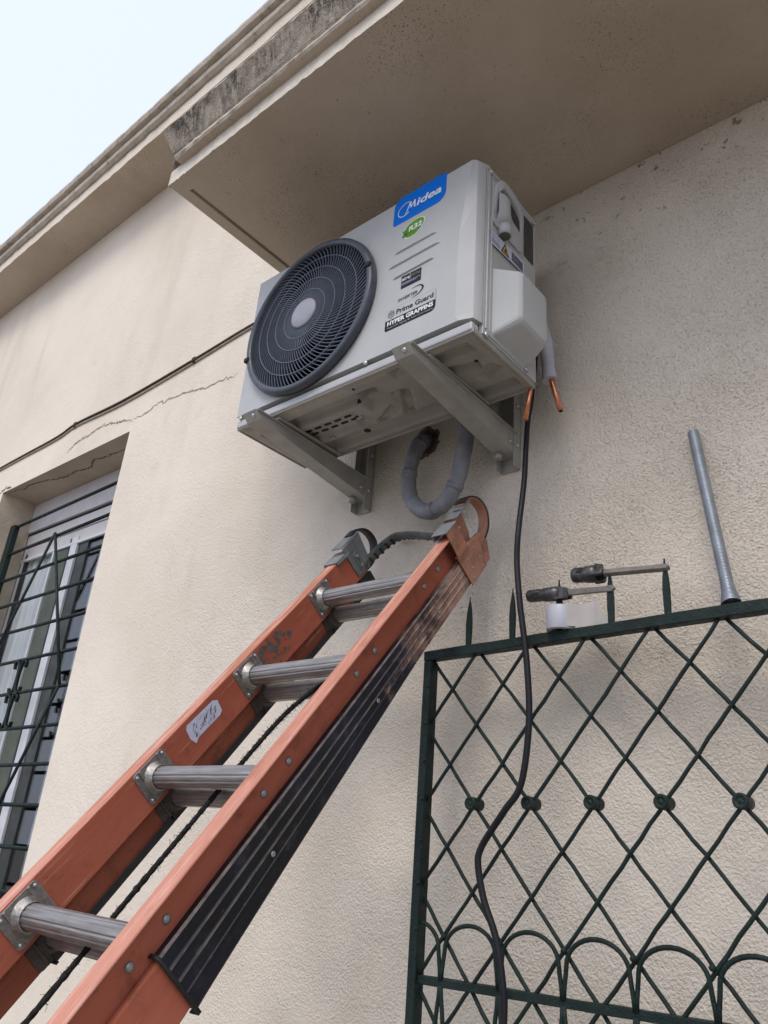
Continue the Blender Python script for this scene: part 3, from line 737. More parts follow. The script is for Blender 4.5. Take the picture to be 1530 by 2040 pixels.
for i, (z, x1) in enumerate(((2.8885,.641),(2.8845,.630))):
    rn = random.Random(i); x = .5835
    while x < x1:
        w_ = rn.uniform(.004,.010); k = ai.add([(x,AF-.0008,z),(min(x+w_,x1),AF-.0008,z),(min(x+w_,x1),AF-.0008,z+.0021),(x,AF-.0008,z+.0021)]); ai.face(range(k,k+4), 'printgrey'); x += w_+.0016
part('sticker', ai, fpo, label='small black installer sticker', norm=False)
iv = MB(); text_mesh(iv, 'INVERTER', .0135, lambda u, v: (.5755+u, AF-.0005, 2.8372+v), 'ink', .0002, .25, .0600)
stroke(iv, [(.6165,2.8590),(.632,2.8608),(.645,2.8585),(.6520,2.8515)], (.0006,.0050), AF-.0005, 'ink')
stroke(iv, [(.6520,2.8520),(.6505,2.8440),(.642,2.8362),(.630,2.8318),(.6175,2.8297)], (.0062,.0005), AF-.00055, 'ink')
part('lettering', iv, fpo, norm=False)
pg = sticker('guard', rrect(.540, 2.7612, .6935, 2.8245, [.006,.014,.006,.014]), 'ink', .0004)
k = pg.add([(x, AF-.0006, z) for x, z in rrect(.5406, 2.7925, .6929, 2.8239, [.0005,.0005,.0055,.0135])]); pg.face(range(k, k+24), 'white')
text_mesh(pg, 'Prime Guard', .0205, lambda u, v: (.5740+u, AF-.0009, 2.8015+v), 'ink', .0006, 0, .1125)
text_mesh(pg, 'HYPER GRAPFINS', .0170, lambda u, v: (.5475+u, AF-.0009, 2.7765+v), 'print', .0007, 0, .1395)
text_mesh(pg, 'Anti-UV Aging & Anti-Corrosion', .0085, lambda u, v: (.5475+u, AF-.0009, 2.7665+v), 'printgrey', .0, 0, .1385)
for P in ([(.549,2.815),(.549,2.802),(.558,2.797),(.567,2.802),(.567,2.815),(.558,2.8185),(.549,2.815)], [(.558,2.8185),(.558,2.797)], [(.5522,2.800),(.5522,2.812),(.5556,2.8135),(.5556,2.807),(.5522,2.8055)], [(.5612,2.799),(.5612,2.8145),(.5645,2.812),(.5645,2.803)]):
    for p_, q_ in zip(P, P[1:]): stroke(pg, [p_, ((p_[0]+q_[0])/2, (p_[1]+q_[1])/2), q_], .0013, AF-.0009, 'ink')
part('sticker', pg, fpo, label='black and white two-band feature sticker', norm=False)

# right side: grip, knob, stickers, valve cover
SX = .8002
hd = MB(); P = rrect(-.362, 3.018, -.222, 3.168, [.02,.02,.055,.03], 8)
hd.prism(P, lambda a, b_, h: (SX+h, a, b_), 0, .006, 'whiteplastic')
grip = part('grip_moulding', hd, ac, bevel=.002)
hb = MB()                                                           # arched hood over the grip pocket
outer = smoothpath([(-.357,3.055,0),(-.358,3.120,0),(-.350,3.153,0),(-.330,3.171,0),(-.295,3.172,0),(-.262,3.163,0),(-.236,3.147,0),(-.222,3.125,0),(-.219,3.095,0)], 3)
inner = smoothpath([(-.233,3.090,0),(-.237,3.108,0),(-.250,3.124,0),(-.275,3.137,0),(-.305,3.146,0),(-.327,3.145,0),(-.339,3.130,0),(-.343,3.100,0),(-.344,3.055,0)], 3)
lo_ = [(p.x, p.y) for p in outer] + [(p.x, p.y) for p in inner]; no = len(outer)
a = hb.add([(SX, y, z) for y, z in lo_]); nn = len(lo_)
hgt = [.006 + .012*min(1, 3.2*min(i, no-1-i)/no) for i in range(no)]; hgt += hgt[::-1][:nn-no] if nn-no <= no else hgt[::-1]
b_ = hb.add([(SX + h, y, z) for (y, z), h in zip(lo_, hgt)])
for i in range(nn): j2 = (i+1) % nn; hb.face((a+i, a+j2, b_+j2, b_+i), 'whiteplastic')
for i in range(no-1): hb.face((b_+i, b_+i+1, b_+nn-2-i, b_+nn-1-i), 'whiteplastic')
part('hood', hb, grip, bevel=.004)
hb = MB(); hb.prism([(-.344,3.146),(-.33,3.154),(-.30,3.153),(-.262,3.142),(-.240,3.120),(-.238,3.080),(-.30,3.10),(-.346,3.118)], lambda a, b_, h: (SX+h, a, b_), .0055, .0066, 'rating'); part('pocket_shade', hb, grip)  # flat dark patch: shade inside the grip put into the colour
hb = MB(); K = []                                                  # swelling plate in front of the pocket
for i in range(17):
    y = -.349 + .112*i/16; d = .005 + .021*math.exp(-((y+.322)/.030)**2); zt2 = 3.124 - .045*((y+.349)/.112)**1.3
    K.append(hb.add([(SX+.004, y, 3.030), (SX+d*.6, y, 3.040), (SX+d, y, 3.055), (SX+d, y, zt2-.006), (SX+d-.003, y, zt2), (SX+.003, y, zt2+.001)]))
for p_, q_ in zip(K, K[1:]):
    for e in range(5): hb.face((p_+e, p_+e+1, q_+e+1, q_+e), 'whiteplastic', True)
part('grip_plate', hb, grip, norm=False)
hb = MB(); hb.tube([(SX+.012,-.318,3.032),(SX+.012,-.318,3.000)], [.016,.0175], 'whiteplastic', 20); hb.tube([(SX+.012,-.318,2.9995),(SX+.012,-.318,3.001)], .0145, 'sashgreen', 18); part('cable_gland', hb, grip)
rt = MB(); k = rt.add([(SX+.0006, y, z) for y, z in rrect(-.208, 3.030, -.160, 3.168, .003, 2)]); rt.face(range(k, k+12), 'rating')
rn = random.Random(9)
for i in range(22):
    z = 3.04 + .0056*i; x = -.205; 
    while x < -.166:
        w_ = rn.uniform(.004,.012)
        if rn.random() < .55: k = rt.add([(SX+.0010, x, z), (SX+.0010, min(x+w_,-.163), z), (SX+.0010, min(x+w_,-.163), z+.0018), (SX+.0010, x, z+.0018)]); rt.face(range(k,k+4), 'ratingtext')
        x += w_ + .003
part('sticker', rt, spo, label='dark rating plate near the back edge', norm=False)
ws = MB(); k = ws.add([(SX+.0042, y, z) for y, z in ((-.364,2.949),(-.212,2.962),(-.212,3.002),(-.364,2.990))]); ws.face(range(k,k+4), 'lilac')
k = ws.add([(SX+.0003, y, z) for y, z in ((-.364,2.949),(-.212,2.962),(-.212,3.002),(-.364,2.990))]); ws.face((k+3,k+2,k-2,k-1), 'lilac')
def onside(y, z, d=.0046): return (SX+d, y, z)
for i in range(5):
    z = 2.958 + i*.0062
    for q_ in range(4):
        if rn.random() < .8: y = -.360+q_*.0085; k = ws.add([onside(y,z), onside(y+.006,z+.0005), onside(y+.006,z+.003), onside(y,z+.0026)]); ws.face(range(k,k+4), 'navy' if i < 2 else 'printgrey')
k = ws.add([onside(-.322,2.957), onside(-.284,2.960), onside(-.303,2.993)]); ws.face(range(k,k+3), 'ink')
k = ws.add([onside(-.3165,2.9605,.005), onside(-.2895,2.9625,.005), onside(-.303,2.9865,.005)]); ws.face(range(k,k+3), 'yellow')
k = ws.add([onside(-.307,2.9645,.0054), onside(-.298,2.965,.0054), onside(-.2985,2.972,.0054), onside(-.3025,2.978,.0054), onside(-.3068,2.971,.0054)]); ws.face(range(k,k+5), 'ink')
y = -.272
while y < -.222:
    w_ = rn.choice((.0008,.0014,.0022)); k = ws.add([onside(y,2.964), onside(y+w_,2.964), onside(y+w_,2.992), onside(y,2.992)]); ws.face(range(k,k+4), 'ink'); y += w_ + rn.choice((.0009,.0016))
part('sticker', ws, spo, label='pale strip sticker with yellow warning triangle and barcode', norm=False)
vc = MB()
P0 = rrect(-.352, 2.688, -.190, 2.886, .008, 3); P1 = rrect(-.330, 2.716, -.205, 2.866, .016, 3)
a = vc.add([(SX-.001, y, z) for y, z in P0]); b_ = vc.add([(SX+.058, y, z) for y, z in P1]); c2 = vc.add([(SX+.066, -.2675+(y+.2675)*.88, 2.791+(z-2.791)*.88) for y, z in P1]); nn = len(P0)
for i in range(nn):
    j = (i+1) % nn; vc.face((a+i,a+j,b_+j,b_+i), 'whiteplastic', False); vc.face((b_+i,b_+j,c2+j,c2+i), 'whiteplastic', True)
vc.face(range(c2, c2+nn), 'whiteplastic')
part('valve_cover', vc, ac, bevel=.007)
vb_ = MB(); vb_.prism(rrect(-.372,2.68,-.185,2.935,[.005,.005,.02,.02],4), lambda a, b_, h: (SX+h, a, b_), 0, .0022, 'white'); part('valve_plate', vb_, ac, bevel=.001)
for (x, y, z, ax) in ((.487,AF-.001,2.693,(0,-1,0)), (.8035,AF+.055,TOP-.012,(1,0,.3)), (.8035,AF+.05,AZ+.012,(1,0,0)), (.8035,AB-.012,TOP-.012,(1,0,.3)), (.8035,-.20,AZ+.02,(1,0,0)), (.02,AF-.001,2.69,(0,-1,0))):
    sc = MB(); sc.lathe([(.0062,-.003),(.0062,.0012),(.0042,.0035),(.0015,.004)], (x,y,z), ax, 'screw', 12); part('screw', sc, ac)
# right and rear foot rails under the pan
for x in (.14, .645):
    ft = MB(); ft.box((x-.030, AF+.016, AZ-.0125), (x+.030, AB-.01, AZ-.0045), 'pan'); part('foot', ft, ac, bevel=.003)

# ------------------------------------------------------------------ wall brackets
def bracket(xc, label):
    t_ = thing('wall_bracket', label, 'bracket', (xc, 0, 2.545), group=None)
    zt = AZ - .0135; yf = -.478; H = .0245
    am = MB(); prof = [(yf, zt), (-.004, 2.634), (-.004, 2.572), (yf+.020, zt-.022)]
    for s_ in (-1, 1):
        am.prism(prof, lambda a, b_, h, s_=s_: (xc + s_*H + h, a, b_), -.0012, .0012, 'brk')
    am.prism([(yf+.020, zt-.022), (-.004, 2.572), (-.004, 2.5745), (yf+.020, zt-.0195)], lambda a, b_, h: (xc+h, a, b_), -H, H, 'brk')
    am.prism([(yf+.004, zt), (-.02, 2.6346), (-.02, 2.6322), (yf+.004, zt-.0024)], lambda a, b_, h: (xc+h, a, b_), H-.004, H+.010, 'brk')
    am.prism([(yf-.0012, zt), (yf+.0185, zt-.0226), (yf+.021, zt-.021), (yf+.0015, zt)], lambda a, b_, h: (xc+h, a, b_), -H-.001, H+.001, 'brk')
    part('arm', am, t_, bevel=.0015)
    up = MB(); up.box((xc-.026, -.005, 2.536), (xc+.026, -.0015, 3.02), 'brk'); up.box((xc-.0268, -.034, 2.536), (xc-.0245, -.0045, 3.02), 'brk'); up.box((xc+.0262, -.036, 2.536), (xc+.0288, -.0045, 3.02), 'brk')
    part('upright', up, t_, bevel=.001)
    for y, z in ((-.020, 2.60), (-.020, 2.72), (-.05, 2.60)):
        bo = MB(); bo.lathe([(.007,0),(.007,.003),(.004,.005),(.001,.0055)], (xc+.0288 if y > -.05 else xc+.0257, y, z), (1,0,0), 'screw', 10); part('bolt', bo, t_)
    bo = MB(); bo.lathe([(.0055,0),(.0055,.002),(.003,.003),(.001,.003)], (xc+.008, yf+.0082, zt-.0110), (0,-.77,-.64), 'screw', 10); part('bolt', bo, t_)
    bo = MB(); bo.tube([(xc-.012,-.045,2.575),(xc-.012,-.045,2.560)], .010, 'brk', 12); part('bolt', bo, t_)
bracket(.128, 'grey steel bracket under the fan end of the air conditioner')
bracket(.642, 'grey steel bracket under the right half of the air conditioner beside the black cable')

# ------------------------------------------------------------------ pipes
pl_ = thing('insulated_pipe', 'thick pipe wrapped in grey tape looping from the wall hole up behind the air conditioner', 'pipe', (.45, -.05, 2.44))
path = smoothpath([(.352,.03,2.715),(.352,-.012,2.712),(.366,-.045,2.690),(.362,-.066,2.640),(.352,-.07,2.575),(.366,-.07,2.50),(.42,-.07,2.449),(.478,-.07,2.457),(.518,-.074,2.505),(.541,-.08,2.575),(.556,-.085,2.66),(.566,-.09,2.76),(.57,-.09,2.86)], 10)
rn = random.Random(3)
pm = MB(); pm.tube(path, [.0212 + .0016*((i % 5)/5) + rn.gauss(0,.0004) for i in range(len(path))], 'tapegrey', 18); wrap = part('wrapping', pm, pl_)
for i0, i1 in ((22, 24), (38, 40), (62, 65), (78, 80)):
    tp_ = MB(); tp_.tube(path[i0:i1+1], .0235, 'tapegrey', 18); part('tape_turn', tp_, pl_)
rn = random.Random(12)
hm = MB(); k = []
for rr_, yy in ((.050,-.0012),(.040,-.0022),(.001,-.0024)):
    k.append(hm.add([(.352+(rr_+rn.gauss(0,.005)*(rr_>.03))*math.cos(2*math.pi*j/28), yy, 2.714+(rr_+rn.gauss(0,.005)*(rr_>.03))*math.sin(2*math.pi*j/28)) for j in range(28)]))
for p_, q_ in zip(k, k[1:]):
    for j in range(28): j2 = (j+1) % 28; hm.face((p_+j, p_+j2, q_+j2, q_+j), 'crackdark' if p_ == k[0] else 'holeshade')
part('pipe_hole', hm, house, norm=False)  # flat on the wall; the hole's depth is only painted dark
cl = thing('pipe_tail', 'white foam clad pipe with bare copper end hanging free right of the valve cover', 'pipe', (.80, -.09, 2.61))
pm = MB(); p_ = smoothpath([(.70,-.10,2.985),(.745,-.095,2.968),(.772,-.09,2.925),(.790,-.09,2.86),(.800,-.09,2.785),(.806,-.09,2.712)], 8); pm.tube(p_, [.0175+.0015*math.sin(i*.5) for i in range(len(p_))], 'foam', 16); part('insulation', pm, cl)
pm = MB(); p_ = [(.8065,-.09,2.735),(.813,-.09,2.70),(.834,-.09,2.614)]; pm.tube(p_, .0068, 'copper', 14); pm.tube([(.8338,-.09,2.6148),(.8342,-.09,2.6133)], .0048, 'dark', 12); part('copper_tube', pm, cl)
cl = thing('pipe_tail', 'thin copper pipe end poking down behind the base corner beside the black cable', 'pipe', (.775, -.15, 2.575))
pm = MB(); pm.tube([(.790,-.145,2.70),(.786,-.15,2.66),(.7815,-.15,2.640),(.772,-.15,2.578)], .0058, 'copper', 12); part('copper_tube', pm, cl)
pc = MB(); pts = [(.775,-.095,2.90),(.768,-.10,2.75),(.758,-.10,2.662),(.750,-.102,2.606),(.752,-.115,2.515),(.756,-.13,2.423),(.759,-.16,2.285),(.756,-.16,2.213),(.766,-.165,2.12),(.772,-.165,2.075),(.783,-.163,1.976),(.787,-.163,1.864),(.770,-.163,1.75),(.735,-.165,1.70),(.708,-.165,1.666),(.682,-.165,1.63),(.675,-.165,1.601),(.688,-.163,1.541),(.717,-.163,1.477),(.732,-.163,1.407),(.735,-.163,1.346),(.725,-.17,1.1),(.70,-.20,.6),(.68,-.22,.1),(.72,-.30,.012),(.95,-.45,.012)]
pc.tube(smoothpath(pts, 8), .0068, 'cable', 12)
single('power_cable', pc, 'long black cable hanging from the air conditioner down in front of the green gate', 'cable', (.735, -.163, 0))

# ================================================================== ladder (local axes: X across, Y up the rails, Z out of the climbing face)
LT = Matrix(((1, 0, 0, .4275), (0, .6342, -.7731, -2.043), (0, .7731, .6342, 0.0), (0, 0, 0, 1)))
ld = thing('extension_ladder', 'orange fiberglass extension ladder with ribbed metal rungs leaning on the wall under the air conditioner', 'ladder', T=LT)
WI, WO, FL = .1625, .1680, .1975                                    # inner and outer face of the web, tip of the flange
def channel(s, y0, y1, mw):
    mb = MB(); t_ = .0048; zt, zb = .0405, -.0405
    P = [(WI, zb), (WO, zb), (WO, zt-t_), (FL, zt-t_), (FL, zt), (WI, zt)]
    if s < 0: P = [(-x, z) for x, z in P][::-1]
    n = len(P); ny = 40; R = [mb.add([(x, y0+(y1-y0)*i/ny, z) for x, z in P]) for i in range(ny+1)]
    for a, b_ in zip(R, R[1:]):
        for j in range(n):
            j2 = (j+1) % n; top = abs(P[j][1]-zt) < 1e-6 and abs(P[j2][1]-zt) < 1e-6; tip = abs(abs(P[j][0])-FL) < 1e-6 and abs(abs(P[j2][0])-FL) < 1e-6 and P[j][1] > 0
            mb.face((a+j, a+j2, b_+j2, b_+j), 'bleached' if top or tip else mw)
    mb.face([R[0]+j for j in range(n)], mw); mb.face([R[-1]+j for j in range(n)], mw)
    return mb
def flare(y, z):
    """the two sections splay a little towards the foot"""
    t = min(1, max(0, (y-1.895)/.75)); top = -.019 - .009*min(1, max(0, (y-1.895)/1.06)); bot = -.119 + .030*t**.8
    return top + (z + .0300)/(-.0884 + .0300)*(bot - top)
rails = {}
rails[1] = part('fly_rail', channel(1, .42, 2.962, 'orange'), ld, True, .0022)
rails[-1] = part('fly_rail', channel(-1, .42, 3.005, 'orange'), ld, True, .0022, label='fly rail with paint scuffs and a torn sticker')
for s in (1, -1):
    mb = MB(); a, b_ = sorted((s*(.1695 if s > 0 else .1750), s*.1825)); R = []
    for i in range(31):
        yy = 2.965*i/30; z0, z1 = ((flare(yy, -.0835), flare(yy, -.0322)) if s > 0 else (-.0835 - .010*(1-min(1, max(0, (yy-1.895)/1.06))), -.0320)); R.append(mb.add([(a,yy,z0),(b_,yy,z0),(b_,yy,z1),(a,yy,z1)]))
    for p_, q_ in zip(R, R[1:]):
        for e in range(4): e2 = (e+1) % 4; mb.face((p_+e, p_+e2, q_+e2, q_+e), 'orange_shade' if s < 0 else 'orange')
    mb.face([R[0]+e for e in range(4)], 'orange'); mb.face([R[-1]+e for e in range(4)], 'orange'); br = part('base_rail', mb, ld, True, .003)
    # ribbed plastic sleeve round the outside of the base rail
    sv = MB(); y0, y1 = 1.895, 2.955; O = [(.1618,-.0415),(.1800,-.0412)]
    ribs = [-.0425, -.0555, -.0700, -.0835, -.0955]
    prof = [(.1688,-.0300),(.1832,-.0288),(.1862,-.0312)]
    for z in (-.0440,-.0575,-.0710): prof += [(.1862, z+.0019),(.1880, z+.0009),(.1880, z-.0009),(.1862, z-.0019)]
    tops = (4, 8)
    prof += [(.1862,-.0860),(.1842,-.0884),(.1690,-.0884),(.1690,-.0735),(.1708,-.0735),(.1708,-.0862),(.1832,-.0856),(.1832,-.0312),(.1688,-.0318)]
    prof = [(s*x, z) for x, z in prof]; n = len(prof); ny = 60
    R = [sv.add([(x, y0+(y1-y0)*i/ny, flare(y0+(y1-y0)*i/ny, z) if s > 0 else z - .010*(1-i/ny)) for x, z in prof]) for i in range(ny+1)]
    for a, b_ in zip(R, R[1:]):
        for j in range(n): j2 = (j+1) % n; sv.face((a+j, a+j2, b_+j2, b_+j), ('ribworn' if j in tops or j == 1 else 'sleeve') if s > 0 else 'rubber')
    sv.face([R[0]+j for j in range(n)], 'rubber'); sv.face([R[-1]+j for j in range(n)], 'rubber')
    part('sleeve', sv, br, True, .0006)
    lp = MB(); prof2 = [(s*x, z) for x, z in ((.1685,-.0275),(.1850,-.0270),(.1888,-.0305),(.1888,-.0905),(.1690,-.0905))]
    lp.band([(x, y0-.001, flare(y0, z) if s > 0 else z-.010) for x, z in prof2], (0,1,0), .006, .0022, 'rubber'); part('sleeve_edge', lp, br, True)
    for y in (2.115, 2.47, 2.76):
        rv = MB(); rv.lathe([(.0048,0),(.0048,.001),(.0030,.0017),(.0012,.001)], (s*.1862, y, flare(y, -.0640) if s > 0 else -.066), (s,0,0), 'rivet', 12); part('rivet', rv, br, True)
# rungs
flute = lambda j: (1.0, 1.0, 1.0, .945)[j % 4]
def rung_mb():
    mb = MB(); mb.lathe([(.0202, -WI-.012), (.0202, WI+.0)], (0,0,0), (1,0,0), 'alu', 48, True, True, flute); mb.sm = [False]*len(mb.sm); return mb
def plate_mb(m='plate'):
    mb = MB(); P = rrect(-.0405, -.0325, .0405, .0375, .008, 3)
    mb.prism(P, lambda a, b_, h: (h, a, b_), 0, .0028, m)
    mb.box((.0025,-.0265,-.0315),(.0055,-.0215,.0365),m); mb.box((.0025,.0215,-.0315),(.0055,.0265,.0365),m)
    return mb
def collar_mb(m='plate'):
    mb = MB(); mb.lathe([(.031,.002),(.030,.006),(.0255,.009),(.0245,.014),(.0215,.016)], (0,0,0), (1,0,0), m, 32, False, False); return mb
def dome_mb(r=.0052):
    mb = MB(); mb.lathe([(r,0),(r,.0012),(r*.85,.0028),(r*.45,.0040),(r*.02,.0043)], (0,0,0), (1,0,0), 'rivet', 12, False, True); return mb
rung0 = plate0 = coll0 = riv0 = None
k = 0
ys_fly = [1.901 + .3025*i for i in range(-4, 4)]
def put(proto, name, mk, loc, rot=(0,0,0), bevel=0, parent=ld):
    o = proto.get(name)
    if o is None: o = part(name, mk(), parent, True, bevel); proto[name] = o
    else: o = again(o, parent=parent)
    o.location = loc; o.rotation_euler = rot; return o
PR = {}; PRB = {}
for z, dy in ((.0, 0.0), (-.060, .015)):
    for y in ys_fly + ([] if z == 0 else [.388, .085]):
        yy = y + dy
        put(PR, 'rung', rung_mb, (0, yy, z))
        for s in (-1, 1):
            if z < 0 and s > 0: continue
            X = s*(WI if z == 0 else .1745); rt_ = (0,0,0) if s < 0 else (0,0,math.pi)
            p_ = put(PR, 'rung_plate', plate_mb, (X, yy, z), rt_, .0008) if z == 0 else put(PRB, 'rung_plate', lambda: plate_mb('darksteel'), (X, yy-.008, z), rt_, .0008)
            put(PR, 'collar', collar_mb, (X, yy, z), rt_) if z == 0 else put(PRB, 'collar', lambda: collar_mb('darksteel'), (X, yy, z), rt_)
            if z == 0:
                for a, b_ in ((-.0335,-.0245),(.0335,-.0245),(-.0335,.0295),(.0335,.0295)): put(PR, 'rivet', lambda: dome_mb(.0040), (X - s*.0028, yy+a, z+b_), rt_)
        if z == 0:
            for a in (-.036, .036):
                for zz in (.028, -.001): put(PR, 'rail_rivet', lambda: dome_mb(.0072), (WO, yy+a+.002, zz)); put(PR, 'rail_rivet', None, (-WO, yy+a, zz), (0,0,math.pi))
# torn sticker and paint scuffs on the inner face of the left rail
def on_web(y, z): return (-WI+.0006, y, z)
sb = MB(); P = [(2.306,.024),(2.312,.030),(2.392,.0275),(2.402,.020),(2.398,-.004),(2.388,-.008),(2.322,-.0065),(2.309,-.012),(2.303,.004)]
k = sb.add([on_web(y,z) for y,z in P]); sb.face(range(k,k+len(P)), 'lilac')
rn = random.Random(21)
for i in range(46):
    y = rn.uniform(2.318,2.39); z = rn.uniform(-.002,.022); a = rn.uniform(.0012,.006); b_ = rn.uniform(.0006,.0016); th = rn.uniform(.5,1.2); ca, sa = math.cos(th), math.sin(th)
    k = sb.add([(-WI+.0009+i*1e-6, y+u*ca-v*sa, z+u*sa+v*ca) for u, v in ((-a,-b_),(a,-b_*.5),(a*.8,b_),(-a*.7,b_*1.2))]); sb.face(range(k,k+4), 'printgrey' if i % 3 else 'ink')
part('sticker', sb, rails[-1], True, norm=False)
sc = MB()
for i in range(60):
    cy = 2.55 + rn.random()*.11; cz = rn.uniform(-.030,.036)
    if abs((cy-2.60)/.06) + abs((cz-.005)/.05) > 1.15: continue
    a = rn.uniform(.006,.019)*(1.0 if cz > 0 else .6); P = []
    for j in range(11): r = a*rn.uniform(.25,1); t_ = 2*math.pi*j/11; P.append((-WI+.0004+i*3e-6, cy + r*math.cos(t_)*.8, cz + r*math.sin(t_)*.55))
    k = sc.add(P); sc.face(range(k,k+11), 'scuff')
part('paint_scuff', sc, rails[-1], True, norm=False)
# top end, left rail: sheet cap, hook plate with bolts, rubber-lined loop
cp_ = MB(); cp_.box((-.206,2.905,.0415),(-.158,2.968,.0455),'bracketgrey'); cp_.box((-.2065,2.905,.022),(-.2025,2.968,.0415),'bracketgrey'); cp_.box((-.1605,2.905,.034),(-.1565,2.968,.0414),'bracketgrey'); part('end_cap', cp_, ld, True, .002)
def hook(s, mpl, mband, y0=0.0):
    """plate, top flange and loop at one rail end"""
    X = s*.1610
    hp = MB(); hp.prism([(2.950+y0,.060),(3.036+y0,.064),(3.026+y0,-.010),(3.012+y0,-.034),(2.955+y0,-.030)], lambda a, b_, h: (X-s*h, a, b_), .0, .0035, mpl)
    a, b_ = sorted((X, X + s*.036)); hp.box((a, 2.950+y0, .0602), (b_, 3.036+y0, .0640), 'bracketgrey')
    h_ = part('hook_plate', hp, ld, True, .0015)
    ob = MB(); P = rrect(2.972+y0,-.026,2.992+y0,.030,.009,4); ob.prism(P, lambda a, b_, h: (X-s*(.0035+h), a, b_), 0, .003, mpl); part('boss', ob, h_, True, .001)
    for z in (.016, -.012):
        bo = MB(); bo.lathe([(.0062,0),(.0062,.004),(.003,.0055),(.001,.0055)], (X-s*.0065, 2.982+y0, z), (-s,0,0), mpl, 6); part('bolt', bo, h_, True)
    pts = smoothpath([(X+s*.016, 3.012+y0, .0655), (X+s*.016, 3.050+y0, .064), (X+s*.016, 3.082+y0, .042), (X+s*.016, 3.092+y0, .006), (X+s*.016, 3.072+y0, -.022), (X+s*.016, 3.036+y0, -.036), (X+s*.016, 3.008+y0, -.038)], 7)
    lb = MB(); lb.band(pts, (1,0,0), .026, .0035, mband); part('loop', lb, ld, True)
hook(-1, 'bracketgrey', 'rubber'); hook(1, 'hookpaint', 'hookpaint', .012)
lb = MB(); pts = smoothpath([(.177, 3.030, .0692), (.177, 3.064, .0672), (.177, 3.098, .043), (.177, 3.108, .006), (.177, 3.086, -.026), (.177, 3.047, -.041)], 7); lb.band(pts, (1,0,0), .029, .004, 'rubber'); part('loop_lining', lb, ld, True)
# right rail: folded end bracket stepping out over the sleeve
eb = MB(); Y0, Y1 = 2.893, 2.952; t_ = .0035
eb.box((.1580,Y0,.0570),(.2010,Y1,.0605),'bracketgrey'); eb.box((.1575,Y0,.0420),(.1610,Y1,.0569),'bracketgrey')
eb.box((.1965,Y0+.002,-.0060),(.2000,Y1-.001,.0569),'hookpaint'); eb.box((.1890,Y0+.002,-.0098),(.2000,Y1+.01,-.0062),'hookpaint')
part('end_bracket', eb, ld, True, .002)
eb = MB(); eb.prism([(2.900,-.0062),(2.966,-.0062),(2.998,-.014),(3.012,-.040),(3.000,-.090),(2.908,-.092)], lambda a, b_, h: (.1895+h, a, b_), 0, .0035, 'hookpaint')
eo2 = part('end_plate', eb, ld, True, .0015)
eb = MB(); eb.prism([(2.968,-.012),(3.040,-.020),(3.056,-.050),(3.030,-.092),(2.960,-.090)], lambda a, b_, h: (.1720+h, a, b_), 0, .016, 'hookpaint'); part('shoe', eb, ld, True, .004)
for y, z in ((2.935,-.035),(2.94,-.062),(2.980,-.030),(2.985,-.058),(2.925,-.080),(2.980,-.080)):
    rv = MB(); rv.lathe([(.0034,0),(.0034,.0012),(.0015,.002)], (.1929, y, z), (1,0,0), 'rivet', 10); part('rivet', rv, eo2, True)
for y in (3.0, 3.03):
    so = MB(); so.box((.172,y-.003,.0642),(.190,y+.003,.0646),'dark'); part('slot', so, eo2, True)
# rubber strap slung between the two rail tops
pts = smoothpath([(-.158,2.985,-.016),(-.160,3.020,-.018),(-.164,3.070,-.022),(-.160,3.120,-.024),(-.142,3.148,-.024),(-.105,3.141,-.023),(-.070,3.127,-.022),(-.005,3.095,-.021),(.044,3.070,-.020),(.11,3.030,-.018),(.165,2.985,-.014)], 7)
sb = MB(); sb.band(pts, (.1,-.45,1), .030, .005, 'padrub'); strap = part('pole_strap', sb, ld, True)
rn = random.Random(4)
for i in range(8, 56, 4):
    p = pts[i]; q = pts[i+1]; tb = MB(); d = (q-p).normalized(); tb.band([p - d*.005 + Vector((0,.0030,-.0062)), p + d*.005 + Vector((0,.0030,-.0062))], (.1,-.45,1), .024, .005, 'rubber'); part('tread', tb, strap, True)
eb = MB(); eb.box((-.186,2.955,-.096),(-.160,3.010,-.043),'rubber'); part('rail_end_block', eb, ld, True, .004)
# feet on the ground
for s in (1, -1):
    fb = MB(); fb.box((s*.173-.03,-.012,-.12),(s*.173+.03,.06,-.02),'rubber'); part('foot', fb, ld, True, .006)

# ------------------------------------------------------------------ rope
def Lw(x, y, z): return LT @ Vector((x, y, z))
rp = smoothpath([(.14,2.56,-.045),(.085,2.535,-.036),(.045,2.50,-.033),(.015,2.45,-.033),(.0,2.40,-.033),(-.006,2.30,-.033),(-.008,2.05,-.034),(-.004,1.75,-.033),(-.006,1.45,-.033),(0,1.1,-.033),(.004,.7,-.033),(0,.42,-.05),(0,.30,-.09)], 60)
rm_ = MB(); n = 7; L = len(rp); rr_ = []
rn = random.Random(17)
core = [Lw(*p) for p in rp]
rm_.tube(core, [.0046 + .0003*math.sin(i*1.7) + rn.gauss(0,.0004) for i in range(L)], 'rope', 9)
for i in range(1500):                                               # loose fibres
    j = rn.randrange(10, L-10); p = core[j]; d = Vector((rn.gauss(0,1), rn.gauss(0,1), rn.gauss(0,1))).normalized(); q = p + d*rn.uniform(.0050,.0080); r2 = q + Vector((rn.gauss(0,.003), rn.gauss(0,.003), rn.gauss(0,.003)))
    rm_.tube([p, q, r2], .00035, 'rope', 3, False)
single('rope', rm_, 'frayed black rope running down between the two ladder rails', 'rope', Lw(0,.30,-.09))

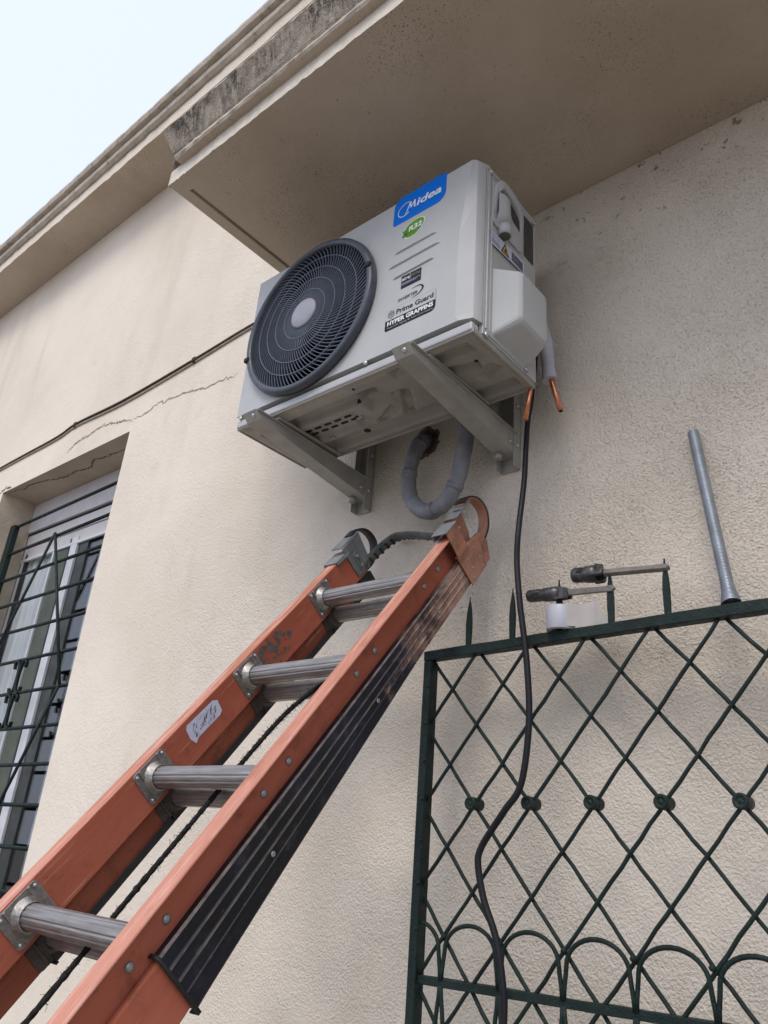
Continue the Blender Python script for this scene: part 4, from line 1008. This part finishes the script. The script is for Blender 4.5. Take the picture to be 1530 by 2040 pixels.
# ================================================================== green gate folded in front of the wall
GP = -.12
def tilt(x, z): return z + .026*(x - .50)
gt = thing('iron_gate', 'dark green wrought iron gate with diamond lattice, round bosses and spikes on top', 'gate', (.50, GP, 0))
GX0, GX1, ZT, ZM, ZB = .5125, 1.905, 2.036, 1.382, .70
mb = MB(); mb.box((.4920,GP-.015,.0),(.5125,GP+.015,2.022),'green'); part('post', mb, gt, bevel=.002)
mb = MB(); mb.box((GX1,GP-.018,.10),(GX1+.025,GP+.018,2.06),'green'); part('post', mb, gt, bevel=.002)
def railbar(z, h, x0, x1, dy=.016):
    mb = MB(); n = 24; rn = random.Random(int(z*1000)); R = []
    for i in range(n+1):
        x = x0+(x1-x0)*i/n; c = tilt(x, z); j = lambda: rn.gauss(0,.0005)
        R.append(mb.add([(x,GP-dy+j(),c-h/2+j()),(x,GP+dy,c-h/2+j()),(x,GP+dy,c+h/2+j()),(x,GP-dy+j(),c+h/2+j())]))
    for a, b_ in zip(R, R[1:]):
        for e in range(4): e2 = (e+1) % 4; mb.face((a+e,a+e2,b_+e2,b_+e), 'green')
    mb.face([R[0]+e for e in range(4)], 'green'); mb.face([R[-1]+e for e in range(4)], 'green')
    return part('rail', mb, gt, bevel=.0015)
railbar(2.035, .022, .490, 1.93, .014); railbar(ZM, .0155, .5125, GX1, .008); railbar(ZB, .024, .5125, GX1)
# lattice rods: two families of straight rods, lightly uneven, behind one another
dx, dz = .06645, .0821
rn = random.Random(31)
def rod(p, q, yoff, r=.0039):
    n = max(3, int((Vector((q[0]-p[0], q[1]-p[1], 0))).length/.03)); P = []
    for i in range(n+1):
        t_ = i/n; x = p[0]+(q[0]-p[0])*t_; z = p[1]+(q[1]-p[1])*t_; P.append((x+rn.gauss(0,.0006), GP+yoff, tilt(x, z)+rn.gauss(0,.0006)))
    m_ = MB(); m_.tube(P, [r*rn.uniform(.94,1.08) for _ in P], 'green', 8); part('lattice_rod', m_, gt)
sl = dz/dx
zb_ = ZB + .008
for i in range(-9, 22):
    x0 = .634 + 2*dx*i/1.0*1.0                                     # joint on the top rail
    for sgn, yo in ((1, .004), (-1, -.004)):
        pts = []
        xa, za = x0 + sgn*.004, 2.026; xb_, zb2 = x0 + sgn*(2.036-zb_)/sl, zb_
        def clip(xa, za, xb_, zb2):
            d = (zb2-za)/(xb_-xa)
            for lim, lo in ((GX0-.004, True), (GX1+.004, False)):
                for e in (0, 1):
                    x = xa if e == 0 else xb_
                    if (x < lim) == lo and x != lim:
                        other = xb_ if e == 0 else xa
                        if (other < lim) == lo: return None
                        z = za + d*(lim - xa)
                        if e == 0: xa, za = lim, z
                        else: xb_, zb2 = lim, z
            return xa, za, xb_, zb2
        c = clip(xa, za, xb_, zb2)
        if c and abs(c[1]-c[3]) > .03: rod((c[0], c[1]), (c[2], c[3]), yo)
# bosses on the third row of crossings
for i in range(9):
    x = .634 + .1333*i; z = tilt(x, 1.709)
    m_ = MB(); m_.lathe([(.0095,-.020),(.0125,-.018),(.0128,.006),(.0118,.009),(.0132,.011),(.0136,.018),(.0115,.021),(.0080,.0200),(.0060,.0175),(.0028,.0200),(.0005,.0205)], (x,GP,z), (0,-1,0), 'green', 20); part('boss', m_, gt)
# scalloped arcs above the middle rail, mirrored below
for i in range(-1, 10):
    xc = .635 + .1318*i; P = []
    for j in range(17):
        a = math.pi*(1 - j/16); P.append((xc + .0585*math.cos(a), 1.438 + .047*math.sin(a)))
    P = [(xc-.0645, 1.386), (xc-.0630, 1.405), (xc-.0600, 1.425)] + P + [(xc+.0600, 1.425), (xc+.0630, 1.405), (xc+.0645, 1.386)]
    for f in (1, -1):
        pp = [(x, z if f > 0 else 2*ZM - z) for x, z in P if GX0-.003 < x < GX1]
        if len(pp) < 5: continue
        m_ = MB(); m_.tube([(x, GP-.007, tilt(x, z)) for x, z in pp], .0043, 'green', 8); part('arc', m_, gt)
# spikes: flat spear points
for i in range(12):
    if i == 5: continue                                             # hidden inside the spring
    x = .606 + .1150*i; zb2 = tilt(x, 2.046); m_ = MB(); prof = [(.0058,0),(.0068,.03),(.0072,.055),(.0062,.078),(.0038,.100),(.0006,.117)]
    R = [m_.add([(x-w_+.0006*k2,GP-w_*.55,zb2+h),(x+w_,GP-w_*.55,zb2+h),(x+w_,GP+w_*.55,zb2+h),(x-w_,GP+w_*.55,zb2+h)]) for k2, (w_, h) in enumerate(prof)]
    for a, b_ in zip(R, R[1:]):
        for e in range(4): e2 = (e+1) % 4; m_.face((a+e,a+e2,b_+e2,b_+e), 'green')
    m_.face([R[-1]+e for e in range(4)], 'green'); part('spike', m_, gt, bevel=.001)
# weld blobs where rods meet the post
for z in (1.958,1.875,1.795,1.715,1.632,1.55,1.466):
    m_ = MB(); m_.lathe([(.0005,0),(.004,.002),(.0055,.005),(.004,.008),(.0005,.010)], (GX0-.004,GP-.012,z), (0,-.4,1), 'green', 8, False, False); part('weld', m_, gt)
for x in (.575,.705,.837,.965,1.095,1.227):
    m_ = MB(); m_.lathe([(.0005,-.005),(.0045,-.003),(.0062,.0),(.0042,.004),(.0005,.006)], (x,GP-.009,tilt(x,1.462)), (.3,-.3,1), 'green', 8, False, False); part('weld', m_, gt)

# ------------------------------------------------------------------ things resting on the gate
def tool(xh, zh, xe, ze, hl, hr, label, roll):
    d = Vector((xe-xh, 0, ze-zh)); Ln = d.length; d.normalize(); o = Vector((xh, GP-.002, zh))
    up = Vector((-d.z, 0, d.x)); fw = Vector((0,-1,0)); ca, sa = math.cos(roll), math.sin(roll); U = up*ca + fw*sa; V = fw*ca - up*sa
    T = Matrix(((d.x,U.x,V.x,o.x),(d.y,U.y,V.y,o.y),(d.z,U.z,V.z,o.z),(0,0,0,1)))
    t_ = thing('pipe_tool', label, 'pipe tool', T=T, group='steel pipe tools hung on the gate spikes')
    m_ = MB(); m_.lathe([(hr*.88,0),(hr,.004),(hr,hl*.30),(hr*.96,hl*.32),(hr*.96,hl*.36),(hr*1.08,hl*.40),(hr*1.15,hl*.62),(hr*1.1,hl*.8)], (0,0,0), (1,0,0), 'toolsteel', 20)
    part('head', m_, t_, True)
    m_ = MB()
    for sg in (1, -1): m_.prism([(hl*.70,-hr*1.05),(hl*1.0,-hr*.9),(hl*1.02,-hr*.55),(hl*.98,hr*.75),(hl*.70,hr*1.05)], lambda a, b_, h, sg=sg: (a, b_, sg*(hr*.45+h)), 0, hr*.45, 'toolsteel')
    part('fork', m_, t_, True, .0015)
    m_ = MB(); m_.box((hl*.20,-hr*.5,hr*.80),(hl*.33,hr*.35,hr*1.012),'dark'); m_.box((hl*.72,-hr*.42,-hr*.44),(hl*.99,hr*.30,hr*.44),'dark'); part('recess', m_, t_, True)
    m_ = MB(); yh = .0052; xe_ = Ln; hole = rrect(xe_-.022,-.0076,xe_+.010,.0076,.0075,6); P = hole
    m_.prism([(hl*.85,-.0068),(xe_-.02,-.0062),(xe_+.008,-.0066),(xe_+.014,0),(xe_+.008,.0066),(xe_-.02,.0062),(hl*.85,.0068)], lambda a, b_, h: (a, b_, h), -.0058, .0058, 'toolgrey'); part('handle', m_, t_, True, .0018)
    return t_
tool(.763, 2.144, .950, 2.1325, .098, .0140, 'lower steel pipe tool with forked head, hung on a gate spike above the tape roll', .15)
tool(.872, 2.174, 1.064, 2.158, .070, .0165, 'upper steel pipe tool with bulky head, hung on the spike nearest the spring', -.5)
tx, ty_ = .840, GP - .004; tz = tilt(tx, 2.0475)
tr = thing('tape_roll', 'white tape roll with loose torn end standing on the gate rail', 'tape roll', (tx, ty_, tz))
m_ = MB(); m_.lathe([(.019,0),(.0295,0),(.0300,.001),(.0300,.049),(.0295,.050),(.019,.050)], (tx,ty_,tz), (.03,0,1), 'tape', 40, False, False); part('roll', m_, tr)
m_ = MB(); m_.lathe([(.0188,0),(.0188,.0495),(.0170,.0495),(.0170,0)], (tx,ty_,tz), (.03,0,1), 'tapetail', 32, False, False); part('core', m_, tr)
m_ = MB(); rn = random.Random(2); P = smoothpath([(tx+.020,ty_-.0225),(tx+.034,ty_-.012),(tx+.052,ty_+.004),(tx+.072,ty_+.010),(tx+.090,ty_+.006)] and [(tx+.022,ty_-.020,0),(tx+.036,ty_-.010,0),(tx+.054,ty_+.002,0),(tx+.072,ty_+.006,0),(tx+.088,ty_+.004,0)], 5); lo = []; hi = []
for i, p in enumerate(P):
    f = i/(len(P)-1); lo.append((p.x, p.y, tilt(p.x, 2.049)+.001)); hi.append((p.x - .004*f, p.y, tilt(p.x, 2.049) + .0475 + .010*max(0, f-.3) - (rn.uniform(0,.004) if i > len(P)-3 else 0)))
hi[-2] = (hi[-2][0], hi[-2][1], hi[-2][2] + .004)
n = len(P); rows = []
for j in range(6):
    g_ = j/5; rows.append(m_.add([(lo[i][0]*(1-g_)+hi[i][0]*g_ + (.018*(1-g_)*(i/(n-1))**3 + rn.gauss(0,.0012) if i == n-1 else 0), lo[i][1], lo[i][2]*(1-g_)+hi[i][2]*g_) for i in range(n)]))
for a, b_ in zip(rows, rows[1:]):
    for i in range(n-1): m_.face((a+i,a+i+1,b_+i+1,b_+i), 'tapetail', True)
part('loose_end', m_, tr, norm=False)
# coiled bending spring leaning from the gate rail to the wall
A = Vector((1.184, GP-.002, tilt(1.184, 2.0475)+.0015)); B = Vector((1.114, -.0135, 2.503)); ax = (B-A); Ls = ax.length; ax.normalize(); u = ax.orthogonal().normalized(); v = ax.cross(u)
hx = MB(); pitch = .0034; turns = int(Ls/pitch); seg = 14; P = []
for i in range(turns*seg):
    h = Ls*i/(turns*seg); r = .0104 + .0068*max(0, 1-h/.045)**1.6; a = 2*math.pi*i/seg; P.append(A + ax*h + (u*math.cos(a)+v*math.sin(a))*r)
hx.tube(P, .00182, 'spring', 6)
ir = MB(); 
sp_ = thing('bending_spring', 'bright coiled steel tube bending spring leaning on the wall above the gate rail', 'spring', A)
part('coil', hx, sp_, norm=False)
